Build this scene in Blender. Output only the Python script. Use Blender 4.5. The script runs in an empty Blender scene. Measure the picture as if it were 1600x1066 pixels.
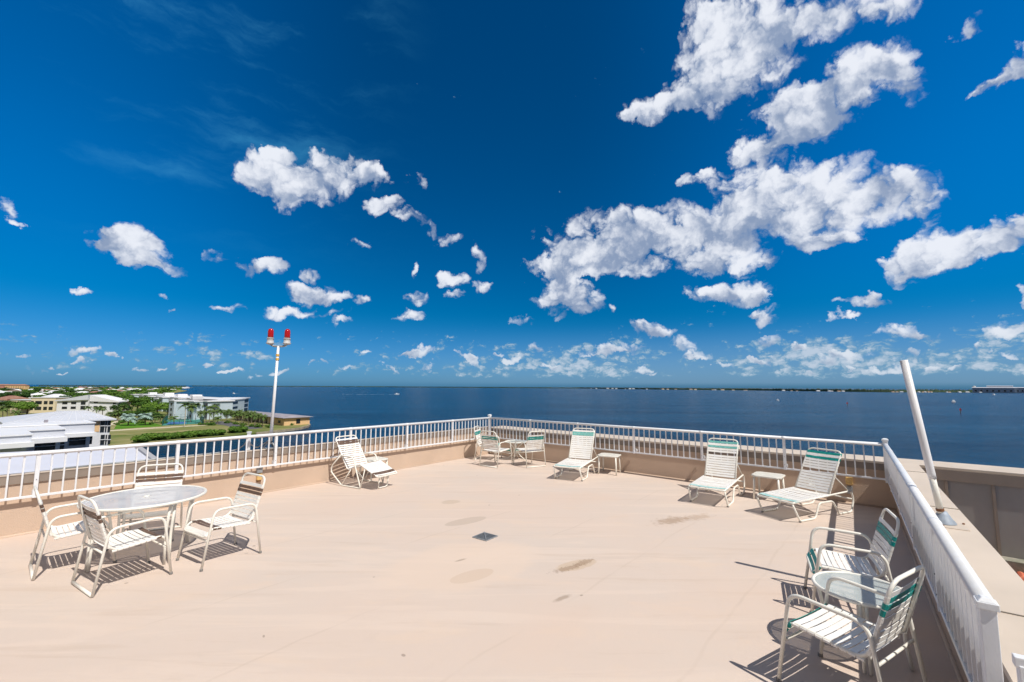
import bpy, math, random
from mathutils import Vector, Matrix
R = math.radians
random.seed(11)
scene = bpy.context.scene
SUN_E = 4.6; SKY_K = .085; EXPO = 0.; WSPEC = .09
col = scene.collection

# ------------------------------------------------------------------ camera geometry
F = 700.0; CX = 800.0; CY = 533.0; H = 2.05
ROLL = math.atan(.0047)
P = math.atan((604.3-CY)/F)
def ray(px, py):
    u = (px-CX)/F; v = -(py-CY)/F
    c, s = math.cos(ROLL), math.sin(ROLL)
    u2 = u*c-v*s; v2 = u*s+v*c
    return u2, math.cos(P)-v2*math.sin(P), math.sin(P)+v2*math.cos(P)
def U(px, py, z=0.0):
    x, y, w = ray(px, py); t = (z-H)/w
    return (x*t, y*t)
def D(px, py, d):
    x, y, w = ray(px, py); t = d/y
    return (x*t, d, H+w*t)

cam_d = bpy.data.cameras.new('camera'); cam = bpy.data.objects.new('camera', cam_d); col.objects.link(cam)
cam_d.sensor_fit = 'HORIZONTAL'; cam_d.sensor_width = 36; cam_d.lens = F/1600*36
cam_d.clip_start = .05; cam_d.clip_end = 60000
cam.location = (0, 0, H)
cam.matrix_world = Matrix.Translation((0, 0, H)) @ Matrix.Rotation(math.pi/2+P, 4, 'X') @ Matrix.Rotation(ROLL, 4, 'Z')
scene.camera = cam

# ------------------------------------------------------------------ materials
MATS = {}
def mat(name, c, rough=.6, spec=.3, var=0., vscale=3., bump=0., bscale=40., c2=None, metal=0., stretch=(1, 1, 1), trans=0., alpha=1.):
    if name in MATS: return MATS[name]
    m = bpy.data.materials.new(name); m.use_nodes = True
    nt = m.node_tree; b = nt.nodes['Principled BSDF']
    b.inputs['Roughness'].default_value = rough
    b.inputs['Specular IOR Level'].default_value = spec
    b.inputs['Metallic'].default_value = metal
    if trans: b.inputs['Transmission Weight'].default_value = trans
    if alpha < 1: b.inputs['Alpha'].default_value = alpha
    b.inputs['Base Color'].default_value = (*c, 1)
    if var or bump:
        tc = nt.nodes.new('ShaderNodeTexCoord'); mp = nt.nodes.new('ShaderNodeMapping')
        mp.inputs['Scale'].default_value = stretch
        nt.links.new(tc.outputs['Object'], mp.inputs[0])
    if var:
        n = nt.nodes.new('ShaderNodeTexNoise'); n.inputs['Scale'].default_value = vscale; n.inputs['Detail'].default_value = 6
        nt.links.new(mp.outputs[0], n.inputs['Vector'])
        mx = nt.nodes.new('ShaderNodeMix'); mx.data_type = 'RGBA'
        rp = nt.nodes.new('ShaderNodeValToRGB'); rp.color_ramp.elements[0].position = .35; rp.color_ramp.elements[1].position = .65
        nt.links.new(n.outputs['Fac'], rp.inputs[0]); nt.links.new(rp.outputs[0], mx.inputs['Factor'])
        d = c2 if c2 else tuple(x*(1-var) for x in c)
        mx.inputs['A'].default_value = (*c, 1); mx.inputs['B'].default_value = (*d, 1)
        nt.links.new(mx.outputs['Result'], b.inputs['Base Color'])
    if bump:
        n2 = nt.nodes.new('ShaderNodeTexNoise'); n2.inputs['Scale'].default_value = bscale; n2.inputs['Detail'].default_value = 4
        nt.links.new(mp.outputs[0], n2.inputs['Vector'])
        bp = nt.nodes.new('ShaderNodeBump'); bp.inputs['Strength'].default_value = bump; bp.inputs['Distance'].default_value = .02
        nt.links.new(n2.outputs['Fac'], bp.inputs['Height']); nt.links.new(bp.outputs[0], b.inputs['Normal'])
    MATS[name] = m
    return m

white = mat('white_painted_metal', (.81, .825, .865), .38, .4, .10, 5., .06, 60, (.77, .78, .80), 0, (3, 3, .6))
frame_m = mat('cream_powder_coat', (.86, .835, .76), .35, .45, .06, 7., .1, 50)
strap_w = mat('white_vinyl_strap', (.86, .85, .83), .4, .4, .1, 6., .1, 60, (.84, .81, .755))
strap_b = mat('brown_vinyl_strap', (.155, .095, .07), .5, .3, .3, 20.)
strap_t = mat('teal_vinyl_strap', (.0, .24, .215), .45, .35, .3, 18., 0, 40, (.02, .33, .30))
strap_p = mat('pale_teal_vinyl_strap', (.50, .70, .69), .45, .35, .3, 18., 0, 40, (.25, .55, .54))
cap_m = mat('grey_rubber_foot', (.22, .21, .2), .7)
peach = mat('peach_stucco', (.61, .465, .36), .85, .15, .09, 1.6, .35, 90)
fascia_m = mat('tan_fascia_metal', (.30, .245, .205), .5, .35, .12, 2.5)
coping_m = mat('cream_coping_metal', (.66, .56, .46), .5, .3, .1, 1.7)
seam_m = mat('dark_taupe_metal_panel', (.37, .345, .325), .5, .35, .2, 2.2, 0, 40, None, 0, (1, 1, .35))
galv = mat('galvanised_metal', (.38, .40, .42), .45, .5, .3, 12., 0, 40, None, .35)
pipe_m = mat('white_plastic_pipe', (.84, .83, .84), .4, .4, .14, 5., 0, 40, None, 0, (1, 1, .4))
rust = mat('rusty_bolt', (.22, .1, .05), .8)

# ------------------------------------------------------------------ mesh builder
class MB:
    def __init__(s): s.v = []; s.f = []; s.m = []
    def add(s, vs, fs, mi=0):
        o = len(s.v); s.v += [tuple(p) for p in vs]; s.f += [tuple(i+o for i in f) for f in fs]; s.m += [mi]*len(fs)
        return s
    def box(s, c, d, rz=0., mi=0, taper=1.):
        x, y, z = (k/2 for k in d); vs = []
        for sz in (-1, 1):
            t = 1 if sz < 0 else taper
            for sx, sy in ((-1, -1), (1, -1), (1, 1), (-1, 1)):
                a, b = sx*x*t, sy*y*t
                vs.append((c[0]+a*math.cos(rz)-b*math.sin(rz), c[1]+a*math.sin(rz)+b*math.cos(rz), c[2]+sz*z))
        return s.add(vs, [(3, 2, 1, 0), (4, 5, 6, 7), (0, 1, 5, 4), (1, 2, 6, 5), (2, 3, 7, 6), (3, 0, 4, 7)], mi)
    def beam(s, a, b, w, h, mi=0):   # box along segment
        a, b = Vector(a), Vector(b); t = (b-a).normalized(); up = Vector((0, 0, 1))
        if abs(t.z) > .95: up = Vector((1, 0, 0))
        sd = t.cross(up).normalized(); u = sd.cross(t).normalized(); vs = []
        for p in (a, b):
            for i, j in ((-1, -1), (1, -1), (1, 1), (-1, 1)): vs.append(p+sd*(i*w/2)+u*(j*h/2))
        return s.add(vs, [(3, 2, 1, 0), (4, 5, 6, 7), (0, 1, 5, 4), (1, 2, 6, 5), (2, 3, 7, 6), (3, 0, 4, 7)], mi)
    def prism(s, pts, z0, z1, mi=0):   # pts CCW (x,y)
        n = len(pts)
        ar = sum(pts[i][0]*pts[(i+1) % n][1]-pts[(i+1) % n][0]*pts[i][1] for i in range(n))
        if ar < 0: pts = pts[::-1]
        vs = [(x, y, z0) for x, y in pts]+[(x, y, z1) for x, y in pts]
        fs = [tuple(range(n))[::-1], tuple(range(n, 2*n))]+[(i, (i+1) % n, n+(i+1) % n, n+i) for i in range(n)]
        return s.add(vs, fs, mi)
    def tube(s, pts, r, seg=8, closed=False, fillet=.0, fs=4, mi=0, r2=None, flat=1.):
        pts = [Vector(p) for p in pts]
        if fillet: pts = round_path(pts, fillet, fs, closed)
        n = len(pts); rings = []
        def tan(i):
            if closed: return (pts[(i+1) % n]-pts[i-1]).normalized()
            return (pts[min(i+1, n-1)]-pts[max(i-1, 0)]).normalized()
        t0 = tan(0); up = Vector((0, 0, 1)) if abs(t0.z) < .9 else Vector((1, 0, 0))
        nrm = (up-t0*up.dot(t0)).normalized(); vs = []
        for i in range(n):
            t = tan(i); nrm = (nrm-t*nrm.dot(t)).normalized(); bn = t.cross(nrm)
            rr = r if r2 is None else r+(r2-r)*i/(n-1)
            for k in range(seg):
                a = 2*math.pi*k/seg
                vs.append(pts[i]+nrm*(math.cos(a)*rr)+bn*(math.sin(a)*rr*flat))
        fc = []
        for i in range(n if closed else n-1):
            j = (i+1) % n
            for k in range(seg):
                k2 = (k+1) % seg
                fc.append((i*seg+k, i*seg+k2, j*seg+k2, j*seg+k))
        if not closed:
            fc.append(tuple(range(seg))[::-1]); fc.append(tuple((n-1)*seg+k for k in range(seg)))
        return s.add(vs, fc, mi)
    def lathe(s, prof, seg=16, c=(0, 0, 0), mi=0):
        vs = []; n = len(prof)
        for r, z in prof:
            for k in range(seg):
                a = 2*math.pi*k/seg; vs.append((c[0]+r*math.cos(a), c[1]+r*math.sin(a), c[2]+z))
        fc = [(i*seg+k, i*seg+(k+1) % seg, (i+1)*seg+(k+1) % seg, (i+1)*seg+k) for i in range(n-1) for k in range(seg)]
        fc.append(tuple(range(seg))[::-1]); fc.append(tuple((n-1)*seg+k for k in range(seg)))
        return s.add(vs, fc, mi)
    def mesh(s, name, mats, smooth=False):
        me = bpy.data.meshes.new(name); me.from_pydata(s.v, [], s.f)
        for m in (mats if isinstance(mats, (list, tuple)) else [mats]): me.materials.append(m)
        me.polygons.foreach_set('material_index', s.m)
        if smooth: me.polygons.foreach_set('use_smooth', [True]*len(s.f))
        me.update()
        return me
    def build(s, name, mats, parent=None, smooth=False, bevel=0., **k):
        o = bpy.data.objects.new(name, s.mesh(name, mats, smooth)); col.objects.link(o)
        if parent is not None: o.parent = parent
        if bevel:
            b = o.modifiers.new('bevel', 'BEVEL'); b.width = bevel; b.segments = 2; b.limit_method = 'ANGLE'
        tag(o, **k)
        return o

def round_path(pts, fil, fs, closed):
    out = []; n = len(pts)
    for i, p in enumerate(pts):
        if not closed and i in (0, n-1): out.append(p); continue
        a, b = pts[i-1], pts[(i+1) % n]
        f = fil[i] if isinstance(fil, (list, tuple)) else fil
        da, db = (a-p), (b-p); l = min(f, da.length*.48, db.length*.48)
        if l < 1e-4: out.append(p); continue
        s, e = p+da.normalized()*l, p+db.normalized()*l
        for k in range(fs+1):
            t = k/fs; out.append(s*(1-t)**2+p*2*t*(1-t)+e*t*t)
    return out

def tag(o, label=None, cat=None, group=None, kind=None):
    if label: o['label'] = label
    if cat: o['category'] = cat
    if group: o['group'] = group
    if kind: o['kind'] = kind
    return o
def empty(name, loc, rz=0., **k):
    o = bpy.data.objects.new(name, None); col.objects.link(o)
    o.location = loc; o.rotation_euler.z = rz; o.empty_display_size = .2
    return tag(o, **k)
def copy_tree(o, parent=None):
    kids = [c for c in o.children]
    c = o.copy(); col.objects.link(c)
    if parent is not None: c.parent = parent
    for ch in kids: copy_tree(ch, c)
    return c

# ------------------------------------------------------------------ roof deck frame
nl = Vector((.786, -.618)); nf = Vector((-.657, -.754)); nr = Vector((-.8, .6))
dL = Vector((-.618, -.786)); dF = Vector((.754, -.657)); dR = Vector((-.6, -.8))
def X(n1, d1, n2, d2):
    det = n1.x*n2.y-n1.y*n2.x
    return Vector(((d1*n2.y-n1.y*d2)/det, (n1.x*d2-d1*n2.x)/det))
# distances along the inward normals
WL, WF, WR = -9.21, -10.20, -.52          # inner wall faces
CL, CF, CR = WL-.11, WF-.70, WR-.32       # outer coping edges
RL, RF, RR = -9.13, -10.05, -.433         # railing planes
A = X(nl, RL, nf, RF); B = X(nf, RF, nr, RR)
def lp(n, d, t_dir, s, origin): return origin+t_dir*s
# floor with procedural stains
def floor_mat():
    m = bpy.data.materials.new('coated_roof_deck'); m.use_nodes = True; nt = m.node_tree; b = nt.nodes['Principled BSDF']
    b.inputs['Roughness'].default_value = .75; b.inputs['Specular IOR Level'].default_value = .2
    N = nt.nodes.new; L = nt.links.new
    geo = N('ShaderNodeNewGeometry')
    def noise(sc, det=5, ro=.55, dist=0., st=(1, 1, 1)):
        mp = N('ShaderNodeMapping'); mp.inputs['Scale'].default_value = st; mp.inputs['Rotation'].default_value = (0, 0, -.9)
        L(geo.outputs['Position'], mp.inputs[0])
        n = N('ShaderNodeTexNoise'); n.inputs['Scale'].default_value = sc; n.inputs['Detail'].default_value = det
        n.inputs['Roughness'].default_value = ro; n.inputs['Distortion'].default_value = dist
        L(mp.outputs[0], n.inputs['Vector']); return n.outputs['Fac']
    def mr(x, a, b_, lo=0., hi=1.):
        n = N('ShaderNodeMapRange'); n.inputs[1].default_value = a; n.inputs[2].default_value = b_
        n.inputs[3].default_value = lo; n.inputs[4].default_value = hi; n.interpolation_type = 'SMOOTHSTEP'
        L(x, n.inputs[0]); return n.outputs[0]
    def mul(a, k):
        n = N('ShaderNodeMath'); n.operation = 'MULTIPLY'; L(a, n.inputs[0])
        if isinstance(k, float): n.inputs[1].default_value = k
        else: L(k, n.inputs[1])
        return n.outputs[0]
    def mix(f, a, c2):
        n = N('ShaderNodeMix'); n.data_type = 'RGBA'
        if isinstance(a, tuple): n.inputs['A'].default_value = (*a, 1)
        else: L(a, n.inputs['A'])
        n.inputs['B'].default_value = (*c2, 1); L(f, n.inputs['Factor']); return n.outputs['Result']
    c = mix(mr(noise(.45, 4), .35, .65), (.62, .505, .43), (.60, .505, .44))
    c = mix(mul(mr(noise(1.1, 6, .6, .6, (1, 2.2, 1)), .52, .72), .5), c, (.66, .52, .415))
    c = mix(mul(mr(noise(2.3, 7, .65, 1.2, (1, 2.5, 1)), .56, .74), .35), c, (.58, .47, .39))
    c = mix(mul(mr(noise(7., 5, .7), .6, .8), .3), c, (.55, .44, .36))
    c = mix(mul(mr(noise(.9, 5, .6, .8, (.35, 3.2, 1)), .50, .62), .45), c, (.68, .56, .475))
    c = mix(mul(mr(noise(1.5, 6, .65, .5, (.3, 3.6, 1)), .54, .70), .5), c, (.545, .43, .35))
    c = mix(mul(mr(noise(.32, 3, .5, .3), .5, .68), .45), c, (.64, .49, .40))
    c = mix(mul(mr(noise(55., 3, .8), .60, .75), .22), c, (.45, .36, .30))
    dt = N('ShaderNodeVectorMath'); dt.operation = 'DOT_PRODUCT'; dt.inputs[1].default_value = (.754, -.657, 0); L(geo.outputs['Position'], dt.inputs[0])
    ln_ = N('ShaderNodeMath'); ln_.operation = 'MULTIPLY_ADD'; L(noise(1.3, 4), ln_.inputs[0]); ln_.inputs[1].default_value = .16; L(dt.outputs['Value'], ln_.inputs[2])
    pp = N('ShaderNodeMath'); pp.operation = 'PINGPONG'; L(ln_.outputs[0], pp.inputs[0]); pp.inputs[1].default_value = .62
    c = mix(mul(mr(pp.outputs[0], .022, .004), mul(mr(noise(.8, 3), .42, .6), .30)), c, (.50, .40, .325))
    def patch(cx, cy, rx, ry, rot, colr, k, soft=.06, rag=.0, rs=5.):
        nonlocal c
        v = N('ShaderNodeVectorMath'); v.operation = 'SUBTRACT'; v.inputs[1].default_value = (cx, cy, 0); L(geo.outputs['Position'], v.inputs[0])
        mp = N('ShaderNodeMapping'); mp.vector_type = 'TEXTURE'; mp.inputs['Rotation'].default_value = (0, 0, rot); mp.inputs['Scale'].default_value = (rx, ry, 1)
        L(v.outputs[0], mp.inputs[0])
        ln = N('ShaderNodeVectorMath'); ln.operation = 'LENGTH'; L(mp.outputs[0], ln.inputs[0]); d = ln.outputs['Value']
        if rag:
            s = N('ShaderNodeMath'); s.operation = 'MULTIPLY_ADD'; L(noise(rs, 6, .7), s.inputs[0]); s.inputs[1].default_value = rag; L(d, s.inputs[2])
            d = s.outputs[0]
        c = mix(mul(mr(d, 1.+soft+rag*.5, 1.-soft+rag*.5), k), c, colr)
    patch(-1.08, 8.23, .17, .13, R(30), (.40, .32, .24), .6, .15, .4, 5.)
    patch(-1.0, 8.1, .55, .3, R(25), (.66, .52, .41), .4, .3, .8, 3.)
    patch(-.69, 7.10, .14, .36, R(-52), (.47, .38, .31), .62, .05)
    patch(-.42, 5.11, .13, .27, R(-52), (.47, .35, .255), .62, .03, .06, 4.)
    patch(.76, 5.42, .12, .27, R(-58), (.54, .41, .29), .62, .06, .6, 9.)
    patch(.66, 5.33, .05, .2, R(-57), (.24, .15, .09), .5, .35, 4., 26.)
    patch(.86, 5.5, .05, .14, R(-52), (.24, .15, .09), .5, .35, 4., 30.)
    patch(2.50, 7.18, .12, .3, R(-60), (.32, .21, .13), .6, .6, 4.2, 9.)
    patch(2.95, 7.36, .10, .26, R(-60), (.38, .26, .17), .45, .6, 4.2, 11.)
    patch(-.55, 5.45, .9, .65, R(35), (.69, .545, .44), .5, .15, .7, 1.5)
    patch(.5, 4.6, .03, .10, R(-50), (.3, .22, .16), .6, .5, 1.5, 14.)
    patch(-.6, 5.55, .02, .07, R(-50), (.3, .22, .16), .6, .5, 1.0, 14.)
    for _ in range(14):
        patch(random.uniform(-4, 4), random.uniform(3, 12), random.uniform(.008, .018), random.uniform(.01, .025), random.uniform(0, 3), (.25, .19, .15), .6, .3, .5, 20.)
    L(c, b.inputs['Base Color'])
    bp = N('ShaderNodeBump'); bp.inputs['Strength'].default_value = .25; bp.inputs['Distance'].default_value = .01
    L(noise(30., 6, .7), bp.inputs['Height'])
    bp2 = N('ShaderNodeBump'); bp2.inputs['Strength'].default_value = .4; bp2.inputs['Distance'].default_value = .02
    L(noise(1.6, 3, .5), bp2.inputs['Height']); L(bp.outputs[0], bp2.inputs['Normal'])
    L(bp2.outputs[0], b.inputs['Normal'])
    return m
cA = X(nl, WL, nf, WF); cB = X(nf, WF, nr, WR)
backL = cA+dL*22; backR = cB+dR*16
MB().prism([tuple(cA), tuple(cB), tuple(backR), tuple(backL)], -.3, 0.).build('roof_deck', floor_mat(), kind='structure')

# building body under the deck (below the parapets)
oA = X(nl, CL+.03, nf, CF+.03)
oE = oA+dF*22.
body = mat('tan_building_stucco', (.5, .4, .3), .9, .1, .1, .5)
bb = MB().prism([tuple(oA), tuple(oE), tuple(oE+dR*30), tuple(oA+dL*30)], -17.8, -2.4)
bo = bb.build('condominium_building', body, label='tan condominium block under the roof deck, seen only as its roof', cat='building')
# ---- parapets
def parapet(name, label, n, d0, d1, p0, p1, q0, q1, ztop=.79, fz=.11, zb=-2.4, lip=.035):
    """p0,p1: inner ends; q0,q1: outer ends"""
    e = empty(name, (0, 0, 0), label=label, cat='parapet')
    ins = .035
    def off(p, k): return (p[0]-n.x*k, p[1]-n.y*k)
    MB().prism([tuple(p0), tuple(p1), off(q1, -ins), off(q0, -ins)], zb, ztop-fz*.5).build('wall', peach, e)
    cp = MB().prism([off(p0, -.03), off(p1, -.03), tuple(q1), tuple(q0)], ztop-lip, ztop)
    cp.build('coping', coping_m, e)
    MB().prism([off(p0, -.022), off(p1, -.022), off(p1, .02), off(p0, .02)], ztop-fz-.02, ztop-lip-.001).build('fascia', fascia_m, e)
    return e
iA, iB = cA, cB
pA = X(nl, CL, nf, CF)
endL = cA+dL*22; endLo = X(nl, CL, nf, nf.dot(endL))
# left wall stops against the front wall's inner face
parL = parapet('parapet_wall', 'peach stucco parapet with tan metal edge running along the left side of the deck', nl, WL, CL, iA+dL*.002, endL, X(nl, CL, nf, WF+.002), endLo, ztop=.825, lip=.012)
E1 = cB+dF*9.5
parF = parapet('parapet_wall', 'shaded far parapet with wide cream top, crossing behind the sun loungers', nf, WF, CF, X(nl, CL, nf, WF), E1, X(nl, CL, nf, CF), Vector(E1)-nf*.70, ztop=.79, fz=.13)
stopR = RR
endR = cB+dR*14; 
parR = parapet('parapet_wall', 'right hand parapet with broad cream top carrying the leaning white pipe', nr, WR, CR, cB+dR*.002, endR, X(nr, CR, nf, WF+.002), endR-nr*.32, ztop=.80)
for par_, (a_, b_, n_) in ((parL, (cA, endL, nl)), (parF, (cA+dF*.02, cB, nf)), (parR, (cB+dR*.02, cB+dR*14, nr))):
    o1, o2 = Vector(a_)+n_*.006, Vector(b_)+n_*.006
    MB().tube([(o1.x, o1.y, .004), (o2.x, o2.y, .004)], .022, 8).build('cove_bead', peach, par_, smooth=True)
# standing seam cladding on the extension of the far parapet
oR = X(nr, CR, nf, WF)
sp = MB()
base = oR+nf*.004
ln = 8.5
p0 = base+dF*.02; p1 = base+dF*ln
sp.prism([tuple(p0), tuple(p1), tuple(p1+nf*.02), tuple(p0+nf*.02)], -.455, .60)
fas = MB().prism([tuple(p0), tuple(p1), tuple(p1+nf*.05), tuple(p0+nf*.05)], .585, .752)
clad = empty('metal_wall_cladding', (0, 0, 0), label='taupe metal wall panels with raised ribs, below the cream ledge at the right edge', cat='cladding')
sp.build('panel', seam_m, clad)
fas.build('trim_band', fascia_m, clad)
for k in range(16):
    q = p0+dF*(.30+.52*k)+nf*.02
    MB().box((q.x, q.y, .063), (.035, .05, 1.035), math.atan2(dF.y, dF.x)).build('rib', fascia_m, clad)
lw = MB().prism([tuple(base+nf*.03), tuple(base+dF*ln+nf*.03), tuple(base+dF*ln+nf*.26), tuple(base+nf*.26)], -.60, -.45)
lw.build('ledge', mat('weathered_concrete_ledge', (.36, .33, .28), .9, .1, .4, 6., .3, 30, (.22, .23, .18)), clad)
# lower roof seen in the well to the right of the deck
wl = MB().prism([tuple(oR+nf*.03+dF*.02), tuple(oR+dF*ln+nf*.03), tuple(oR+dF*ln+nf*9), tuple(oR+nf*9+dF*.02)], -1.6, -.66)
wl.build('lower_roof', mat('blue_grey_roof_membrane', (.17, .2, .26), .8, .1, .3, 2.), kind='structure')
brick = mat('red_clay_tile', (.42, .1, .06), .8, .2, .5, 9., .5, 20, (.62, .2, .12))
tl = empty('tile_stack', (*U(1590, 890, -.58), -.659), math.atan2(dF.y, dF.x), label='row of red clay roof tiles on the lower roof, just past the right ledge', cat='roof tiles')
for k in range(9):
    MB().tube([(-.12+.13*k, -.55, .045), (-.12+.13*k, .12, .045)], .045, 8).build('tile', brick, tl)

# ------------------------------------------------------------------ railings
ZT = 1.095
rail_top_me = {}
bal_me = MB().box((0, 0, 0), (.019, .019, ZT-.50-.02)).mesh('baluster', white)
post_me = MB().box((0, 0, (ZT+.505)/2-.01), (.045, .045, ZT-.505)).mesh('post', white)
brk_me = MB().box((0, 0, 0), (.05, .10, .06)).mesh('bracket', white)
def railing(label, o, d, n, L, posts, gap, s0=0., cornerpost=None, toplong=None):
    ang = math.atan2(d.y, d.x)
    e = empty('railing', (o.x, o.y, 0), ang, label=label, cat='railing')
    tm = MB().tube([(s0, 0, ZT), (L, 0, ZT)], .029, 10, flat=1.25)
    tm.build('top_rail', white, e, smooth=True)
    MB().box(((L+s0)/2, 0, .515), (L-s0, .032, .032)).build('bottom_rail', white, e, bevel=.004)
    sgn = 1 if Vector((-d.y, d.x)).dot(n) < 0 else -1      # side of the wall
    def put(nm, me, x, y, z):
        ob = bpy.data.objects.new(nm, me); col.objects.link(ob); ob.parent = e; ob.location = (x, y, z)
    for p in posts:
        put('post', post_me, p, 0, 0)
        put('bracket', brk_me, p, sgn*(gap/2+.002), .56)
        if p+1.6 < L: pass
    edges = [s0]+[p for p in posts if p > s0+.1]+([L] if L-max(posts+[0]) > .15 else [])
    for a, b in zip(edges[:-1], edges[1:]):
        k = max(1, round((b-a)/.132)); st = (b-a)/k
        for i in range(1, k): put('baluster', bal_me, a+st*i, 0, (ZT+.50)/2+.005)
    for p in posts:
        for zz in (.60, .74):
            MB().tube([(p, -sgn*.0225, zz), (p, -sgn*.027, zz)], .006, 6).build('bolt', cap_m, e)
    for p in posts:   # splice sleeve on the rail
        if p > .2 and p < L-.1:
            MB().tube([(p-.03, 0, ZT), (p+.03, 0, ZT)], .0315, 10, flat=1.25).build('rail_sleeve', white, e, smooth=True)
    return e
rl = railing('long white left railing on the sunny peach parapet, running toward the open water', A, dL, nl, 14.5, [1.58, 3.16, 4.74, 6.36, 7.96, 9.58, 11.2, 12.8], .08, .05)
rf = railing('white far railing behind the sun loungers, along the shaded parapet', A, dF, nf, (B-A).length-.03, [1.6, 3.18, 4.74, 6.3, 7.84], .15, .05)
rr = railing('white right railing seen almost end on, beside the leaning pipe', B, dR, nr, 7.05, [1.02, 2.54, 4.05, 5.57], .087, .05)
def cornerpost(par, p, w=.075, h=1.16, ang=0.):
    c = MB().box((0, 0, h/2+.23), (w, w, h-.46)).box((0, 0, h+.012), (w+.018, w+.018, .03)).box((0, 0, h+.035), (w+.01, w+.01, .016), taper=.5)
    o = c.build('corner_post', white, par, bevel=.003); o.location = p; o.rotation_euler.z = ang
cornerpost(rl, (0, 0, 0)); cornerpost(rf, ((B-A).length, 0, 0), .07, 1.16)
cornerpost(rr, (7.09, 0, 0), .055, 1.085)
# short rail going off to the right behind the near end post
g0 = B+dR*7.30-nr*.03
rg = empty('railing', (g0.x-.0, g0.y, 0), math.atan2(-nr.y, -nr.x), label='short white rail at the bottom right corner, crossing behind the end post', cat='railing')
MB().box((.75, -.0, .97), (1.5, .04, .04)).build('top_rail', white, rg, bevel=.004)
MB().box((.75, -.0, .86), (1.5, .035, .035)).build('bottom_rail', white, rg, bevel=.004)
MB().box((.035, -.0, .86), (.05, .05, .2)).build('post', white, rg, bevel=.004)

# ------------------------------------------------------------------ furniture
TR = .0125
def strap(mb, p, t, n, hw, width, r=TR, mi=0, sag=.006):
    """one vinyl strap across the two side tubes at contour point p=(x,z)"""
    th = .0028; q = width/2
    prof = [(-hw, -r-th), (-hw-r-th*.8, -r*.5), (-hw-r-th*.8, r*.5), (-hw+.003, r+th), (-hw*.5, r-sag*.7), (0, r-sag), (hw*.5, r-sag*.7), (hw-.003, r+th), (hw+r+th*.8, r*.5), (hw+r+th*.8, -r*.5), (hw, -r-th)]
    vs = []; m = len(prof)
    for k, (y, h) in enumerate(prof):
        a = prof[max(0, k-1)]; b = prof[min(m-1, k+1)]; ty, tz = b[0]-a[0], b[1]-a[1]; l = math.hypot(ty, tz); ny, nz = -tz/l, ty/l
        for (yy, hh) in ((y, h), (y-ny*th, h-nz*th)):
            for s in (-q, q):
                vs.append((p[0]+t[0]*s+n[0]*hh, yy, p[1]+t[1]*s+n[1]*hh))
    fs = []
    for k in range(m-1):
        a, b = k*4, (k+1)*4
        fs += [(a, b, b+1, a+1), (a+2, a+3, b+3, b+2), (a, a+2, b+2, b), (a+1, b+1, b+3, a+3)]
    fs += [(0, 1, 3, 2), ((m-1)*4, (m-1)*4+2, (m-1)*4+3, (m-1)*4+1)]
    mb.add(vs, fs, mi)
def seg_straps(mb, a, b, count, hw, width, mi=0, skip=()):
    dx, dz = b[0]-a[0], b[1]-a[1]; l = math.hypot(dx, dz); t = (dx/l, dz/l); n = (-t[1], t[0])
    if n[1] < 0: n = (-n[0], -n[1])
    for k in range(count):
        if k in skip: continue
        u = (k+.5)/count
        strap(mb, (a[0]+dx*u, a[1]+dz*u), t, n, hw+random.uniform(-.001, .001), width*random.uniform(.95, 1.03), sag=random.uniform(.003, .010), mi=mi)

def make_chair(accent, crossbar=True):
    e = empty('patio_chair', (0, 0, 0))
    hw = .255
    loop = [(.295, -hw, .345), (.23, -hw, .425), (-.21, -hw, .385), (-.365, -hw, .905), (-.365, hw, .905), (-.21, hw, .385), (.23, hw, .425), (.295, hw, .345)]
    MB().tube(loop, TR, 8, True, [.05, .07, .1, .1, .1, .1, .07, .05], 5).build('seat_frame', frame_m, e, smooth=True)
    for s in (-1, 1):
        y = s*.284
        MB().tube([(.325, y*1.02, .012), (.225, y, .632), (-.235, y, .615), (-.325, y*1.02, .012)], .0135, 8, False, [0, .09, .09, 0], 6).build('side_frame', frame_m, e, smooth=True)
        MB().lathe([(.016, 0), (.018, .004), (.018, .022), (.014, .026)], 8, (.325, y*1.02, 0)).build('foot_cap', cap_m, e)
        if not crossbar: MB().lathe([(.016, 0), (.018, .004), (.018, .022), (.014, .026)], 8, (-.325, y*1.02, 0)).build('foot_cap', cap_m, e)
    if crossbar:
        MB().tube([(-.325, -.288, .016), (-.325, .288, .016)], .015, 8).build('rear_crossbar', frame_m, e, smooth=True)
    MB().tube([(.27, -.27, .30), (.27, .27, .30)], .010, 8).build('front_stretcher', frame_m, e, smooth=True)
    MB().tube([(-.26, -.27, .385), (-.26, .27, .385)], .010, 8).build('rear_stretcher', frame_m, e, smooth=True)
    sb = MB(); seg_straps(sb, (.225, .418), (-.20, .385), 9, hw, .040, skip=(0, 1) if not crossbar else (0,) if accent is strap_b else ())
    if accent is strap_b: strap(sb, (.272, .37), (.62, -.78), (.78, .62), hw, .045)
    sb.build('seat_straps', strap_w, e, smooth=False)
    ac = MB()
    if accent is strap_b: seg_straps(ac, (.225, .418), (-.20, .385), 9, hw, .040, skip=(2, 3, 4, 5, 6, 7, 8) if not crossbar else (1, 2, 3, 4, 5, 6, 7, 8))
    else: strap(ac, (.246, .402), (.62, -.78), (.78, .62), hw, .038); strap(ac, (.276, .362), (.62, -.78), (.78, .62), hw, .038)
    ac.build('accent_seat_strap', accent, e)
    bk = MB(); seg_straps(bk, (-.220, .42), (-.338, .815), 9, hw, .037, skip=(6, 7))
    bk.build('back_straps', strap_w, e)
    ab = MB(); seg_straps(ab, (-.220, .42), (-.338, .815), 9, hw, .037, skip=(0, 1, 2, 3, 4, 5, 8))
    ab.build('accent_back_straps', accent, e)
    return e
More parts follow.
